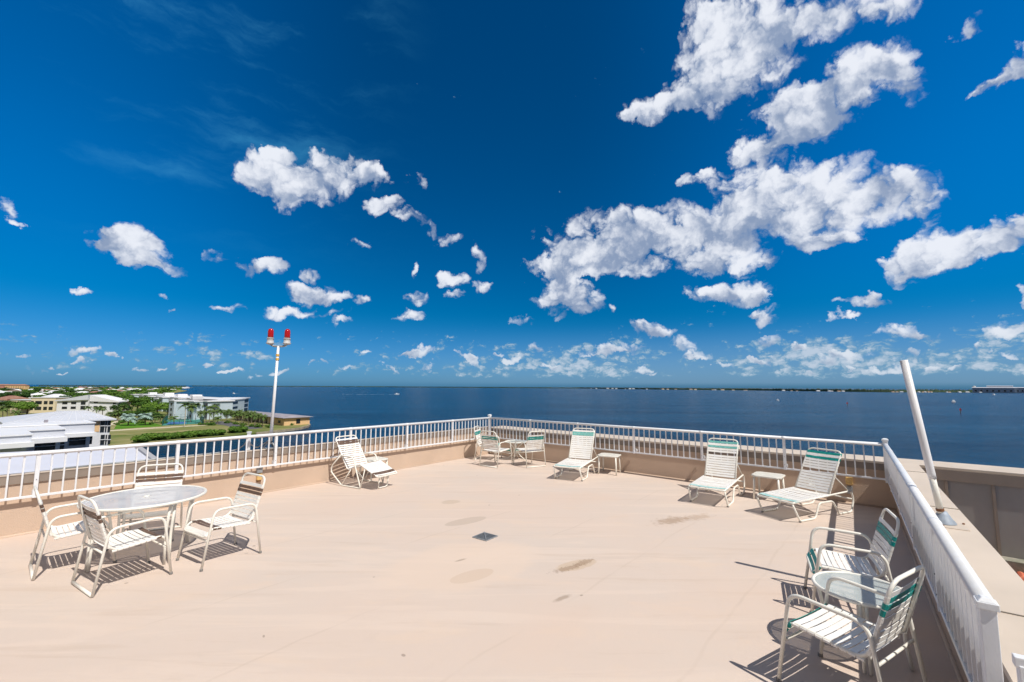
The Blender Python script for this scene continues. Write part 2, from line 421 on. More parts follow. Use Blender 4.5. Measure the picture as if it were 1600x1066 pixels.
brown_chair = make_chair(strap_b); brown_chair_b = make_chair(strap_b, False); teal_chair = make_chair(strap_t)
used = set()
def place(proto, x, y, deg, label, cat, group, z=0.):
    o = proto if proto not in used else copy_tree(proto)
    used.add(proto)
    o.location = (x, y, z); o.rotation_euler = (0, 0, R(deg)); tag(o, label, cat, group)
    return o
gb = 'brown banded strap chairs around the large glass table'
place(brown_chair, -4.12, 4.99, 58, 'white strap chair with brown bands at the near side of the large glass table', 'chair', gb)
place(brown_chair, -5.02, 5.37, 49, 'white strap chair with brown bands at the far left of the large glass table', 'chair', gb)
place(brown_chair, -4.88, 6.30, -62, 'white strap chair behind the large glass table, hooped back against the left railing', 'chair', gb)
place(brown_chair_b, -3.50, 5.62, 238, 'white strap chair with brown bands standing just right of the large glass table', 'chair', gb)
gt = 'teal banded strap chairs'
place(teal_chair, -.66, 13.0, -12, 'small distant teal banded chair tucked in the deck corner, left of the far round table', 'chair', gt)
place(teal_chair, -.40, 12.0, 54, 'distant teal banded chair with its back to the camera, left of the far round table', 'chair', gt)
place(teal_chair, .47, 12.02, 121, 'distant teal banded chair right of the far round table, its back to the camera', 'chair', gt)
place(teal_chair, 3.17, 4.42, 152, 'teal banded chair behind the small glass table at the right railing, facing left', 'chair', gt)
place(teal_chair, 2.30, 3.24, 121, 'nearest teal banded chair at the bottom right, in front of the small glass table', 'chair', gt)

def glass_mat(name, c, a):
    m = mat(name, c, .25, .6, .18, 5., .25, 120, None, 0, (1, 1, 1), 0, a)
    return m
glass_l = glass_mat('frosted_glass', (.80, .81, .84), .54)
glass_s = glass_mat('pebbled_glass', (.66, .72, .71), .58)
# large table
def table_big():
    e = empty('glass_table', (-4.44, 5.62, 0), R(20), label='large round frosted glass table with white rim, among four brown banded chairs', cat='table')
    MB().lathe([(.0, .695), (.585, .695), (.585, .701), (0.0, .701)], 48).build('glass_top', glass_l, e)
    MB().tube([(.597*math.cos(a*math.pi/24), .597*math.sin(a*math.pi/24), .692) for a in range(48)], .017, 8, True, flat=1.0).build('rim', frame_m, e, smooth=True)
    MB().lathe([(.02, .70), (.035, .703), (.03, .712), (.018, .712)], 14).build('umbrella_hole_plug', frame_m, e)
    for k in range(4):
        a = R(45+90*k); c, s = math.cos(a), math.sin(a); lg = MB()
        for o in (-.026, .026):
            lg.tube([(.555*c-o*s, .555*s+o*c, .685), (.50*c-o*s, .50*s+o*c, .35), (.515*c-o*s, .515*s+o*c, .01)], .015, 8, False, .12, 4)
        lg.build('leg', frame_m, e, smooth=True)
    MB().tube([(.50*math.cos(a*math.pi/16), .50*math.sin(a*math.pi/16), .662) for a in range(32)], .012, 6, True).build('under_ring', frame_m, e, smooth=True)
table_big()
def table_small(loc, rz, label, curved):
    e = empty('round_side_table', loc, rz, label=label, cat='table', group='small round glass tables')
    MB().lathe([(.0, .500), (.300, .500), (.300, .506), (0.0, .506)], 36).build('glass_top', glass_s, e)
    MB().tube([(.307*math.cos(a*math.pi/18), .307*math.sin(a*math.pi/18), .499) for a in range(36)], .014, 8, True).build('rim', frame_m, e, smooth=True)
    for k in range(4):
        a = R(45+90*k); c, s = math.cos(a), math.sin(a); lg = MB()
        if curved:
            pts = [(.24, .488), (.07, .36), (.05, .24), (.12, .12), (.27, .012)]
            lg.tube([(r*c, r*s, z) for r, z in pts], .012, 8, False, .1, 4)
        else:
            for o in (-.018, .018):
                lg.tube([(.285*c-o*s, .285*s+o*c, .49), (.235*c-o*s, .235*s+o*c, .24), (.27*c-o*s, .27*s+o*c, .01)], .012, 8, False, .12, 4)
        lg.build('leg', frame_m, e, smooth=True)
table_small((2.72, 3.66, 0), R(10), 'small round glass table between the two nearest teal banded chairs', False)
table_small((.12, 12.92, 0), R(30), 'distant small round table with curved legs in the far corner of the deck', True)

def side_table(x, y, deg, label, h=.44, w=.50):
    e = empty('square_side_table', (x, y, 0), R(deg), label=label, cat='table', group='low square side tables')
    q = w/2
    MB().prism([(q-.07, -q), (q, -q+.07), (q, q-.07), (q-.07, q), (-q+.07, q), (-q, q-.07), (-q, -q+.07), (-q+.07, -q)], h-.032, h).build('table_top', mat('cream_moulded_plastic', (.74, .72, .66), .45, .35, .12, 8.), e, bevel=.01)
    for sx in (-1, 1):
        for sy in (-1, 1):
            MB().tube([(sx*(q-.055), sy*(q-.055), h-.03), (sx*(q-.04), sy*(q-.04), .005)], .019, 8, flat=1.3).build('leg', frame_m, e, smooth=True)
side_table(-3.07, 10.22, 52, 'low square side table behind the lounger against the left parapet')
side_table(2.35, 10.98, -26, 'low square side table right of the farthest teal banded lounger')
side_table(4.80, 8.58, -41, 'low square side table between the two right hand loungers')

strap_f = mat('faded_teal_vinyl_strap', (.13, .42, .38), .5, .3, .3, 18., 0, 40, (.22, .52, .48))
def make_chaise(back_ang=62, tb=(12, 14), gaps=(), tm=strap_t):
    e = empty('sun_lounger', (0, 0, 0))
    hw = .30; rt = .015
    # long side rails with undulating sled legs, joined by the front bar
    for s in (-1, 1):
        y = s*hw
        MB().tube([(.70, y, .30), (-.78, y, .345), (-.84, y, .20), (-.74, y*1.03, .017), (-.40, y*1.03, .017), (-.25, y*1.02, .235), (.10, y*1.02, .235), (.22, y*1.03, .017), (.60, y*1.03, .017), (.74, y, .27)], rt, 8, False, [0, .06, .08, .05, .05, .06, .06, .05, .05, 0], 5).build('side_rail', frame_m, e, smooth=True)
        MB().lathe([(.017, 0), (.019, .004), (.019, .018), (.014, .022)], 8, (.60, y*1.03, 0)).build('foot_cap', cap_m, e)
    MB().tube([(.66, -hw, .301), (.735, -hw, .292), (.735, hw, .292), (.66, hw, .301)], rt, 8, False, [0, .06, .06, 0], 5).build('front_bar', frame_m, e, smooth=True)
    MB().tube([(-.84, -hw, .20), (-.84, hw, .20)], .012, 8).build('rear_bar', frame_m, e, smooth=True)
    hx = -.22; a = R(back_ang); L = .80
    tx, tz = hx-L*math.cos(a), .32+L*math.sin(a)
    MB().tube([(hx+.02, -hw+.03, .315), (tx, -hw+.03, tz), (tx, hw-.03, tz), (hx+.02, hw-.03, .315)], .0135, 8, False, [0, .09, .09, 0], 6).build('back_frame', frame_m, e, smooth=True)
    for s in (-1, 1):
        m = (hx-L*.42*math.cos(a), s*(hw-.03), .32+L*.42*math.sin(a))
        MB().tube([m, (-.74, s*(hw-.015), .345)], .009, 6).build('back_brace', frame_m, e, smooth=True)
    sb = MB(); seg_straps(sb, (.70, .301), (hx+.03, .327), 17, hw, .043, skip=(0, 1))
    sb.build('seat_straps', strap_w, e)
    ac = MB(); seg_straps(ac, (.70, .301), (hx+.03, .327), 17, hw, .046, skip=tuple(range(2, 17)))
    ac.build('accent_seat_straps', strap_p, e)
    A0 = (hx-.03*math.cos(a), .32+.03*math.sin(a)); A1 = (hx-(L-.045)*math.cos(a), .32+(L-.045)*math.sin(a))
    bk = MB(); seg_straps(bk, A0, A1, 15, hw-.03, .0405, skip=tuple(gaps)+tuple(tb))
    bk.build('back_straps', strap_w, e)
    ab = MB(); seg_straps(ab, A0, A1, 15, hw-.03, .0435, skip=tuple(k for k in range(15) if k not in tb))
    ab.build('accent_back_straps', tm, e)
    return e
chA = make_chaise(62, (12, 13), (), strap_f); chC = make_chaise(62, (12, 14), (9,), strap_f); chB = make_chaise(57, (12, 14), (7,))
gs = 'teal banded sun loungers in front of the far parapet'
place(chA, 1.53, 10.72, -116, 'farthest white sun lounger with one wide teal band, near the middle of the far railing', 'sun lounger', gs)
place(chC, 3.86, 8.63, -128, 'white sun lounger with two teal bands, left of the low table it shares', 'sun lounger', gs)
place(chB, 4.84, 7.64, 205, 'nearest teal banded sun lounger, beside the railing shadow on the right', 'sun lounger', gs)

def contour_lounge():
    e = empty('reclining_lounge_chair', (-3.05, 9.56, 0), R(-30), label='white contoured lounge chair with brown bands, against the left parapet', cat='lounge chair')
    hw = .27
    C = [(-.64, .965), (-.20, .33), (.14, .475), (.66, .27)]
    full = [(x, -hw, z) for x, z in C]+[(x, hw, z) for x, z in C[::-1]]
    MB().tube(full, TR+.001, 8, True, [.09, .07, .06, .05, .05, .06, .07, .09], 5).build('seat_frame', frame_m, e, smooth=True)
    for s in (-1, 1):
        y = s*.30
        MB().tube([(-.40, s*.275, .60), (-.03, y, .60), (.22, y, .016), (-.34, y, .016), (-.68, y, .26), (-.66, y, .38), (-.42, s*.275, .62)], .0135, 8, False, [0, .07, .04, .05, .06, .06, 0], 5).build('side_frame', frame_m, e, smooth=True)
        MB().tube([(.22, y, .02), (.30, s*.275, .40)], .011, 6).build('knee_strut', frame_m, e, smooth=True)
        MB().tube([(-.34, y, .02), (-.10, s*.275, .36)], .011, 6).build('hip_strut', frame_m, e, smooth=True)
    MB().tube([(.56, -.12, .30), (.52, -.12, .02), (.52, .12, .02), (.56, .12, .30)], .012, 8, False, .05, 4).build('foot_support', frame_m, e, smooth=True)
    ws = MB()
    seg_straps(ws, (-.215, .35), (-.61, .92), 15, hw, .031, skip=(12, 13)); seg_straps(ws, (-.17, .342), (.12, .467), 7, hw, .036); seg_straps(ws, (.16, .468), (.63, .282), 12, hw, .038, skip=(9, 10))
    ws.build('straps', strap_w, e)
    ab = MB(); seg_straps(ab, (-.215, .35), (-.61, .92), 15, hw, .036, skip=(0, 1, 2, 3, 4, 5, 6, 7, 8, 9, 10, 11, 14)); ab.build('accent_back_straps', strap_b, e)
    ac = MB(); seg_straps(ac, (.16, .468), (.63, .282), 12, hw, .038, skip=(0, 1, 2, 3, 4, 5, 6, 7, 8, 11)); ac.build('accent_foot_straps', strap_b, e)
contour_lounge()

# ------------------------------------------------------------------ fixtures on the deck
def outlet(label, p, ang, n, gray_below):
    e = empty('wall_light', (p.x, p.y, 0), ang, label=label, cat='wall light', group='small amber wall lights')
    amber = mat('amber_plastic_lens', (.78, .52, .2), .35, .5, .2, 30.); 
    if gray_below:
        MB().box((0, .03, .40), (.10, .06, .13)).build('lens', amber, e, bevel=.01)
        MB().box((0, .02, .24), (.08, .04, .13)).build('junction_box', galv, e, bevel=.005)
    else:
        MB().box((0, .03, .455), (.10, .06, .12)).box((0, .03, .53), (.03, .03, .05)).build('junction_box', galv, e, bevel=.005)
        MB().box((0, .035, .32), (.085, .07, .115)).build('lens', amber, e, bevel=.01)
        MB().box((0, .03, .245), (.06, .05, .035)).build('lens_base', mat('brown_plastic', (.2, .1, .05), .6), e)
# left wall fixture
pl_ = U(444, 755, .33); sL = (Vector(pl_)-cA).dot(dL)
q = cA+dL*(sL+.02); outlet('amber wall light and grey box below the left railing', q, math.atan2(dL.y, dL.x), nl, False)
pf_ = U(1335, 753, .40); sF = (Vector(pf_)-cB).dot(dF)
q = cB+dF*(-.62); outlet('amber wall light in shade on the far parapet, right of the nearest lounger', q, math.atan2(dF.y, dF.x)+math.pi, nf, True)
# floor drain
dr = empty('floor_drain', (-.355, 6.37, 0), R(53), label='square metal drain grate in the middle of the deck', cat='drain')
dr.scale = (.84, .84, 1.)
g = MB()
for k in range(12): g.box((-.13+k*.0236, 0, .008), (.009, .27, .008))
g.build('grate', galv, dr)
MB().box((0, 0, .0035), (.28, .28, .003)).build('pit', mat('dark_drain_pit', (.05, .045, .04), .9), dr)
fr = MB()
for sx in (-1, 1): fr.box((sx*.143, 0, .007), (.012, .298, .012))
for sy in (-1, 1): fr.box((0, sy*.143, .007), (.274, .012, .012))
fr.build('grate_rim', galv, dr)
MB().beam((-.13, -.13, .02), (.13, .13, .02), .014, .010).build('cross_bar', galv, dr)
# leaning pipe on the right parapet
pb = Vector((*U(1474, 818, .80), .80))
tp = Vector(D(1412, 563, pb.y-.02))
pe = empty('leaning_pipe', pb, 0, label='tall white plastic pipe leaning left on the right parapet', cat='pipe')
v = tp-pb
mid = v*.30
MB().tube([v*.03, mid], .026, 16).build('lower_sleeve', frame_m, pe, smooth=True)
MB().tube([v*.27, v*.30, v], .031, 16).build('pipe', pipe_m, pe, smooth=True)
MB().tube([v*.075, v*.09], .031, 12).build('clamp', rust, pe)
MB().lathe([(.095, .004), (.092, .016), (.066, .05), (.045, .085), (.034, .11)], 20).build('flashing_cone', mat('grey_lead_flashing', (.36, .42, .50), .5, .4, .3, 14.), pe, smooth=True)
fl = MB().box((0, 0, .003), (.36, .30, .006), math.atan2(dR.y, dR.x)); fl.build('base_plate', coping_m, pe)
bt = MB()
for a, b_ in ((.12, .08), (.14, -.05), (.02, .13), (-.1, -.1)): bt.lathe([(.010, .006), (.010, .016), (.006, .018)], 6, (a, b_, 0))
bt.build('bolts', rust, pe)
# joints on the copings
jt = mat('dark_joint', (.2, .17, .14), .8)
for s_ in (1.0, 3.55, 6.4):
    a = cB+dR*s_-nr*.0; b_ = a-nr*.318; 
    MB().beam((a.x, a.y, .8025), (b_.x, b_.y, .8025), .012, .004).build('coping_joint', jt, parR)
# beacon lamp post on the left parapet
bx, by = U(422, 702, .83); bc = Vector((bx, by)); dd = nl.dot(bc); bc = bc*((WL-.05)/dd)
bd = math.hypot(bc.x, bc.y)
zt = D(435, 541, bc.y*1.0)[2]
be = empty('obstruction_beacon', (bc.x, bc.y, .825), 0, label='tall white post with twin red beacon lamps on the left parapet', cat='beacon')
hp = D(435, 541, bc.y); hx_, hz = hp[0]-bc.x, hp[2]-.825
MB().tube([(0, 0, .08), (hx_, 0, hz)], .030, 12, r2=.024).build('post', white, be, smooth=True)
MB().tube([(hx_*.86-.0, 0, hz*.86), (hx_*.88, 0, hz*.88)], .033, 12).tube([(hx_*.90, 0, hz*.90), (hx_*.92, 0, hz*.92)], .033, 12).build('gold_collar', mat('gold_band', (.7, .42, .08), .4, .5), be)
ax = Vector((.98, .2, 0)).normalized()
red = bpy.data.materials.new('red_lens'); red.use_nodes = True; rb = red.node_tree.nodes['Principled BSDF']
rb.inputs['Base Color'].default_value = (.42, .004, .003, 1); rb.inputs['Roughness'].default_value = .12; rb.inputs['Coat Weight'].default_value = .6
MB().tube([(hx_-ax.x*.155, -ax.y*.155, hz+.035), (hx_-ax.x*.09, -ax.y*.09, hz-.005), (hx_+ax.x*.09, ax.y*.09, hz-.005), (hx_+ax.x*.155, ax.y*.155, hz+.035)], .018, 8, False, .05, 4).build('lamp_bracket', galv, be, smooth=True)
for s in (-1, 1):
    lamp = MB().lathe([(.045, .0), (.074, .02), (.077, .035), (.062, .04), (.060, .115), (.068, .12), (.068, .13), (.055, .135)], 16, (hx_+s*ax.x*.155, s*ax.y*.155, hz+.03)).build('lamp_body', mat('grey_cast_lamp', (.55, .55, .55), .5, .4, .2, 20), be, smooth=True)
    MB().lathe([(.052, .0), (.055, .03), (.054, .13), (.045, .165), (.02, .185), (.002, .188)], 16, (hx_+s*ax.x*.155, s*ax.y*.155, hz+.166)).build('red_lens', red, lamp, smooth=True)
for k in range(3):
    a = R(100+120*k)
    MB().tube([(0, 0, .16), (.10*math.cos(a), .10*math.sin(a), .06), (.13*math.cos(a), .13*math.sin(a), .0)], .015, 8, False, .04, 4).build('leg', galv, be, smooth=True)
MB().box((0, 0, .01), (.24, .2, .02), math.atan2(dL.y, dL.x)).build('base_plate', galv, be)
# cable conduit looping on the coping beside the beacon
cbl = [Vector((bc.x, bc.y, .99))]+[Vector((bc.x, bc.y, 0))+Vector((*(dL*t), z)) for t, z in ((.12, .93), (.25, .86), (.36, .93), (.42, 1.02), (.48, .93), (.62, .855), (.9, .838), (1.6, .836), (3., .836))]
MB().tube(cbl, .014, 8, False, .05, 3).build('conduit', galv, smooth=True, label='grey conduit cable looping along the left parapet from the beacon post', cat='cable')
# small white plastic spur post beside it
sp_ = bc+dL*.40
o = MB().box((0, 0, .17), (.05, .05, .33)).box((0, 0, .34), (.065, .065, .02)).build('short_post', white, label='short white square post on the left parapet beside the beacon', cat='post', bevel=.003)
o.location = (sp_.x, sp_.y, .826)

# ------------------------------------------------------------------ world: sky with clouds
SUN_OFF = Vector((-.56+.6*.14, .408+.8*.14-.0, -1.))      # shadow travel per metre of height
sdir = (-SUN_OFF).normalized()                            # towards the sun
elev = math.asin(sdir.z); azim = math.atan2(sdir.x, sdir.y)
sd = bpy.data.lights.new('sun', 'SUN'); sd.energy = SUN_E; sd.angle = R(.53); sd.color = (1, .95, .87)
so = bpy.data.objects.new('sun', sd); col.objects.link(so); so.rotation_euler = sdir.to_track_quat('Z', 'Y').to_euler()
w = bpy.data.worlds.new('World'); scene.world = w; w.use_nodes = True
nt = w.node_tree; nt.nodes.clear(); N = nt.nodes.new; L = nt.links.new
def M(op, a, b=None, c=None, clamp=False):
    n = N('ShaderNodeMath'); n.operation = op; n.use_clamp = clamp
    for i, x in enumerate((a, b, c)):
        if x is None: continue
        if isinstance(x, (int, float)): n.inputs[i].default_value = x
        else: L(x, n.inputs[i])
    return n.outputs[0]
def V(op, a, b=None, c=None):
    n = N('ShaderNodeVectorMath'); n.operation = op
    for i, x in enumerate((a, b, c)):
        if x is None: continue
        if isinstance(x, (tuple, list)): n.inputs[i].default_value = x
        else: L(x, n.inputs[i])
    return n.outputs['Value'] if op in ('DOT_PRODUCT', 'LENGTH') else n.outputs[0]
def MR(x, a, b_, lo=0., hi=1., kind='SMOOTHSTEP'):
    n = N('ShaderNodeMapRange'); n.interpolation_type = kind
    L(x, n.inputs[0])
    for i, v_ in enumerate((a, b_, lo, hi)): n.inputs[1+i].default_value = v_
    return n.outputs[0]
def NO(vec, sc, det, ro=.5, dist=0.):
    n = N('ShaderNodeTexNoise'); n.inputs['Scale'].default_value = sc; n.inputs['Detail'].default_value = det
    n.inputs['Roughness'].default_value = ro; n.inputs['Distortion'].default_value = dist; L(vec, n.inputs['Vector'])
    return n
def MIX(f, a, b_, mode='MIX'):
    n = N('ShaderNodeMix'); n.data_type = 'RGBA'; n.blend_type = mode
    for k, x in (('Factor', f), ('A', a), ('B', b_)):
        if isinstance(x, tuple): n.inputs[k].default_value = (*x, 1)
        elif isinstance(x, float): n.inputs[k].default_value = x
        else: L(x, n.inputs[k])
    return n.outputs['Result']
tc = N('ShaderNodeTexCoord'); sx = N('ShaderNodeSeparateXYZ'); L(tc.outputs['Generated'], sx.inputs[0])
az = M('ARCTAN2', sx.outputs[0], sx.outputs[1]); el = M('ARCSINE', sx.outputs[2])
cb = N('ShaderNodeCombineXYZ'); L(az, cb.inputs[0]); L(el, cb.inputs[1]); ang = cb.outputs[0]
# turbulence
nz1 = NO(ang, 8., 8., .58); nz2 = NO(V('ADD', ang, (3.1, 7.7, 2.)), 30., 5., .62)
for n in (nz1, nz2): n.noise_dimensions = '2D'
def VO(vec, sc, det, ro=.5):
    n = N('ShaderNodeTexVoronoi'); n.voronoi_dimensions = '2D'; n.feature = 'F1'; n.normalize = False
    n.inputs['Scale'].default_value = sc; n.inputs['Detail'].default_value = det; n.inputs['Roughness'].default_value = ro; n.inputs['Lacunarity'].default_value = 2.3
    L(vec, n.inputs['Vector']); return n.outputs['Distance']
wv = V('SUBTRACT', nz1.outputs['Color'], (.5, .5, .5)); wv2 = V('SUBTRACT', nz2.outputs['Color'], (.5, .5, .5))
warp = V('ADD', V('MULTIPLY', wv, (.11, .08, 0.)), V('MULTIPLY', wv2, (.03, .025, 0.)))
pv = V('ADD', V('MULTIPLY', ang, (1., 1.25, 0.)), V('ADD', V('MULTIPLY', wv, (.10, .10, 0.)), V('MULTIPLY', wv2, (.022, .022, 0.))))
vd = VO(pv, 17., 2., .55)
puff = M('SUBTRACT', 1., M('MULTIPLY', vd, vd))
pw = V('ADD', ang, warp)
cz = N('ShaderNodeSeparateXYZ'); L(pw, cz.inputs[0])
c1 = N('ShaderNodeCombineXYZ'); L(cz.outputs[0], c1.inputs[0]); L(cz.outputs[1], c1.inputs[1]); c1.inputs[2].default_value = 1.
p1 = c1.outputs[0]
BL = '''1100,350,42,26 1150,325,34,22 1250,185,45,26 1170,230,30,20 960,395,60,26 870,430,30,18 1520,400,50,22 1130,60,80,70 1200,40,90,50 1290,25,110,35 1390,15,60,24 1100,130,70,50 1040,165,60,22 1000,178,30,12 1180,110,70,50 1110,20,40,30
1400,85,45,32 1340,110,60,34 1415,125,30,40 1300,150,80,32 1230,165,60,26 1330,170,70,24 1210,215,50,35 1260,200,60,28 1200,245,45,20
1170,295,60,35 1240,290,70,40 1320,300,90,45 1400,300,60,40 1440,325,35,26 1290,350,70,38 1300,378,45,14 1220,330,50,30
1090,285,26,12 1113,271,12,9 870,385,45,32 930,372,60,40 985,362,50,38 1040,365,55,42 1080,385,45,36 900,408,60,20 1000,412,90,16 835,415,22,10
880,452,45,28 910,465,38,26 850,470,32,16 895,488,34,11 1140,360,45,28 1175,355,45,32 1130,398,40,25 1190,408,38,18 1110,410,30,20
1120,458,38,11 1165,452,48,17 1195,458,20,11 1420,395,40,28 1460,382,50,33 1520,378,60,32 1580,362,50,30 1600,335,25,24 1450,420,60,13 1390,405,28,10
1330,474,28,6 1362,465,17,9 1325,495,26,4 1400,518,32,12 1440,521,34,7 1575,522,36,13 1595,478,13,18 1520,35,24,13
1590,115,42,24 1560,137,46,15 1605,88,30,22 1540,146,30,9 420,268,48,28 455,278,52,36 470,308,42,20 500,272,42,26 545,265,48,24 575,272,30,18 600,282,18,16 435,242,16,13 525,292,38,16
650,286,15,14 605,322,24,12 640,345,26,9 690,375,28,11 665,360,14,8 170,375,46,20 205,373,50,25 235,388,38,24 215,404,38,13 262,412,24,12 148,386,28,11
345,405,30,13 375,424,30,11 410,425,30,10 431,418,14,9 5,325,24,14 20,347,20,5 475,457,28,14 495,462,28,17 530,471,40,11 560,469,14,9 440,490,34,8 490,487,38,7 525,502,20,6
360,483,26,6 490,430,18,10 745,400,12,22 700,430,16,9 710,438,20,10 755,450,20,9 715,460,13,7 648,418,6,12 655,468,20,11 645,498,27,10
815,503,15,8 838,541,17,8 965,487,8,8 1015,520,28,12 1030,528,24,7 1200,490,27,13 1178,485,12,5 1190,532,34,7 130,458,18,5 232,459,8,4 258,480,9,4 560,382,14,6
940,548,26,7 990,545,24,7 1065,545,20,12 1088,560,18,7 150,548,24,5 630,550,28,6 665,549,20,8 1340,548,30,8 1300,560,24,6 1180,556,30,6 1250,545,14,6 60,577,24,6 745,565,7,10'''
def azel(px, py):
    x, y, z = ray(px, py); l = math.sqrt(x*x+y*y+z*z); return math.atan2(x, y), math.asin(z/l)
KX = 1.27
blobs = []
for t in BL.split():
    x, y, rx, ry = (float(k) for k in t.split(','))
    a0, e0 = azel(x, y); a1, _ = azel(x+rx*KX, y); _, e1 = azel(x, y-ry*KX)
    blobs.append((a0, e0, abs(a1-a0), abs(e1-e0)))
rb_ = random.Random(8)
for k in range(46):
    x = 15+k*35+rb_.uniform(-14, 14); y = rb_.uniform(548, 586)-(6 if x > 560 else -4); rx = rb_.uniform(9, 22)*(1. if x > 520 else .8); ry = rb_.uniform(4, 7.5)*(1. if x > 520 else .7)
    a0, e0 = azel(x, y); a1, _ = azel(x+rx, y); _, e1 = azel(x, y-ry); blobs.append((a0, e0, abs(a1-a0), abs(e1-e0)))
blobs.sort()
frag = M('MULTIPLY', M('SUBTRACT', nz2.outputs['Fac'], .5), .8)
frag = M('ADD', frag, M('MULTIPLY', M('SUBTRACT', nz1.outputs['Fac'], .5), 1.35))
frag = M('ADD', frag, M('MULTIPLY', M('SUBTRACT', puff, .62), .75))
# low bank of small clouds above the horizon
pl = V('ADD', V('MULTIPLY', ang, (1., 1.9, 0.)), V('ADD', V('MULTIPLY', wv, (.05, .04, 0.)), V('MULTIPLY', wv2, (.03, .03, 0.))))
vl = VO(pl, 30., 2., .6)
nb2 = NO(V('MULTIPLY', V('ADD', ang, (1.3, .3, 0.)), (5., 13., 1.)), 1., 5., .6); nb2.noise_dimensions = '2D'
band = M('MULTIPLY', MR(el, .010, .028), MR(el, .17, .065))
side = MR(az, -.75, .10, -.035, .13, 'LINEAR')
lowf = M('ADD', M('MULTIPLY', M('SUBTRACT', .62, vl), 1.0), M('MULTIPLY', M('ADD', M('SUBTRACT', nb2.outputs['Fac'], .5), side), 2.7))
lowf = M('ADD', lowf, M('MULTIPLY', M('SUBTRACT', nz2.outputs['Fac'], .5), 1.2))
lowf = M('ADD', lowf, M('MULTIPLY', M('SUBTRACT', band, 1.), 1.1))
lowd = M('MULTIPLY', MR(lowf, .0, .6), .78)
hazeb = M('MULTIPLY', M('MULTIPLY', MR(el, .14, .02), MR(el, .0, .012)), MR(az, -.5, .4, .05, .34))
# shading of the clouds: pale sunlit billows, greyer thick undersides
up = NO(V('ADD', ang, (.022, .03, 0.)), 8., 8., .58); up.noise_dimensions = '2D'
relief = M('ADD', M('MULTIPLY', M('SUBTRACT', nz1.outputs['Fac'], up.outputs['Fac']), 3.2), M('MULTIPLY', M('SUBTRACT', puff, .66), .85))
relief = M('ADD', relief, M('MULTIPLY', M('SUBTRACT', nz2.outputs['Fac'], .5), .35))
lowcol = MIX(MR(lowf, .15, 1.1), (.20, .38, .53), (.60, .68, .78))
# faint cirrus streaks
rt = N('ShaderNodeMapping'); rt.inputs['Rotation'].default_value = (0, 0, R(38)); rt.inputs['Scale'].default_value = (2.2, 9., 1.); L(V('ADD', ang, V('MULTIPLY', wv, (.05, .05, 0.))), rt.inputs[0])
ci = NO(rt.outputs[0], 1.3, 6., .6)
cim = M('MULTIPLY', MR(ci.outputs['Fac'], .48, .8), M('MULTIPLY', MR(az, -.15, -.55), MR(el, .20, .45)))
sky = N('ShaderNodeTexSky'); sky.sky_type = 'NISHITA'; sky.sun_disc = False; sky.sun_elevation = elev; sky.sun_rotation = azim
sky.altitude = 0; sky.air_density = 1.; sky.dust_density = .6; sky.ozone_density = 2.5
tint = MIX(MR(el, .0, .17), (.19, .57, 1.2), (.0, .445, .83))
azf = M('ADD', MR(az, -.25, -.90, 0., .66), MR(az, .1, .85, 0., .8))
azf = M('ADD', M('MULTIPLY', azf, MR(el, -.05, .42)), 1.)
skc0 = MIX(1., sky.outputs[0], tint, 'MULTIPLY')
sn = N('ShaderNodeVectorMath'); sn.operation = 'SCALE'; L(skc0, sn.inputs[0]); L(azf, sn.inputs['Scale']); skc = sn.outputs[0]
K = 1/SKY_K
def sc_(c):
    n = N('ShaderNodeVectorMath'); n.operation = 'SCALE'; L(c, n.inputs[0]); n.inputs['Scale'].default_value = K; return n.outputs[0]
base_c = MIX(M('MULTIPLY', cim, .35), skc, sc_(MIX(0., (.10, .50, .80), (0., 0., 0.))))
base_c = MIX(hazeb, base_c, sc_(MIX(0., (.29, .44, .62), (0., 0., 0.))))
base_c = MIX(lowd, base_c, sc_(lowcol))
def bgnode(colr):
    bg = N('ShaderNodeBackground'); L(colr, bg.inputs[0]); bg.inputs[1].default_value = SKY_K; return bg.outputs[0]
def cloud_shader(bl):
    acc = None
    for a0, e0, ra, re in bl:
        sx_, sy_ = 1/ra, 1/re
        pk = p1 if acc is None else V('MULTIPLY_ADD', acc, (1e-9, 1e-9, 0.), p1)      # keeps the node evaluation serial
        q = V('MULTIPLY_ADD', pk, (sx_, sy_, 1.), (-a0*sx_, -e0*sy_, 0.))
        wgt = M('SUBTRACT', 2., V('DOT_PRODUCT', q, q), None, True)
        acc = V('MULTIPLY_ADD', q, wgt, acc if acc is not None else (0., 0., 0.))
    sa = N('ShaderNodeSeparateXYZ'); L(acc, sa.inputs[0])
    dens, hv = sa.outputs[2], sa.outputs[1]
    dn = M('ADD', dens, frag)
    alpha = M('MULTIPLY', MR(dn, -.02, 1.1), MR(dens, .04, .36))
    rel = M('DIVIDE', hv, M('ADD', dens, .35))
    sh = M('ADD', M('MULTIPLY', rel, .95), relief)
    sh = M('SUBTRACT', M('ADD', sh, .58), M('MULTIPLY', MR(dn, .6, 3.0, 0., 1., 'LINEAR'), .42))
    ccol = MIX(MR(sh, -.52, .95), (.27, .35, .51), (.86, .89, .96))
    ccol = MIX(MR(el, .14, .02, 0., .45), ccol, (.42, .55, .68))
    return bgnode(MIX(M('MULTIPLY', alpha, .96), base_c, sc_(ccol)))
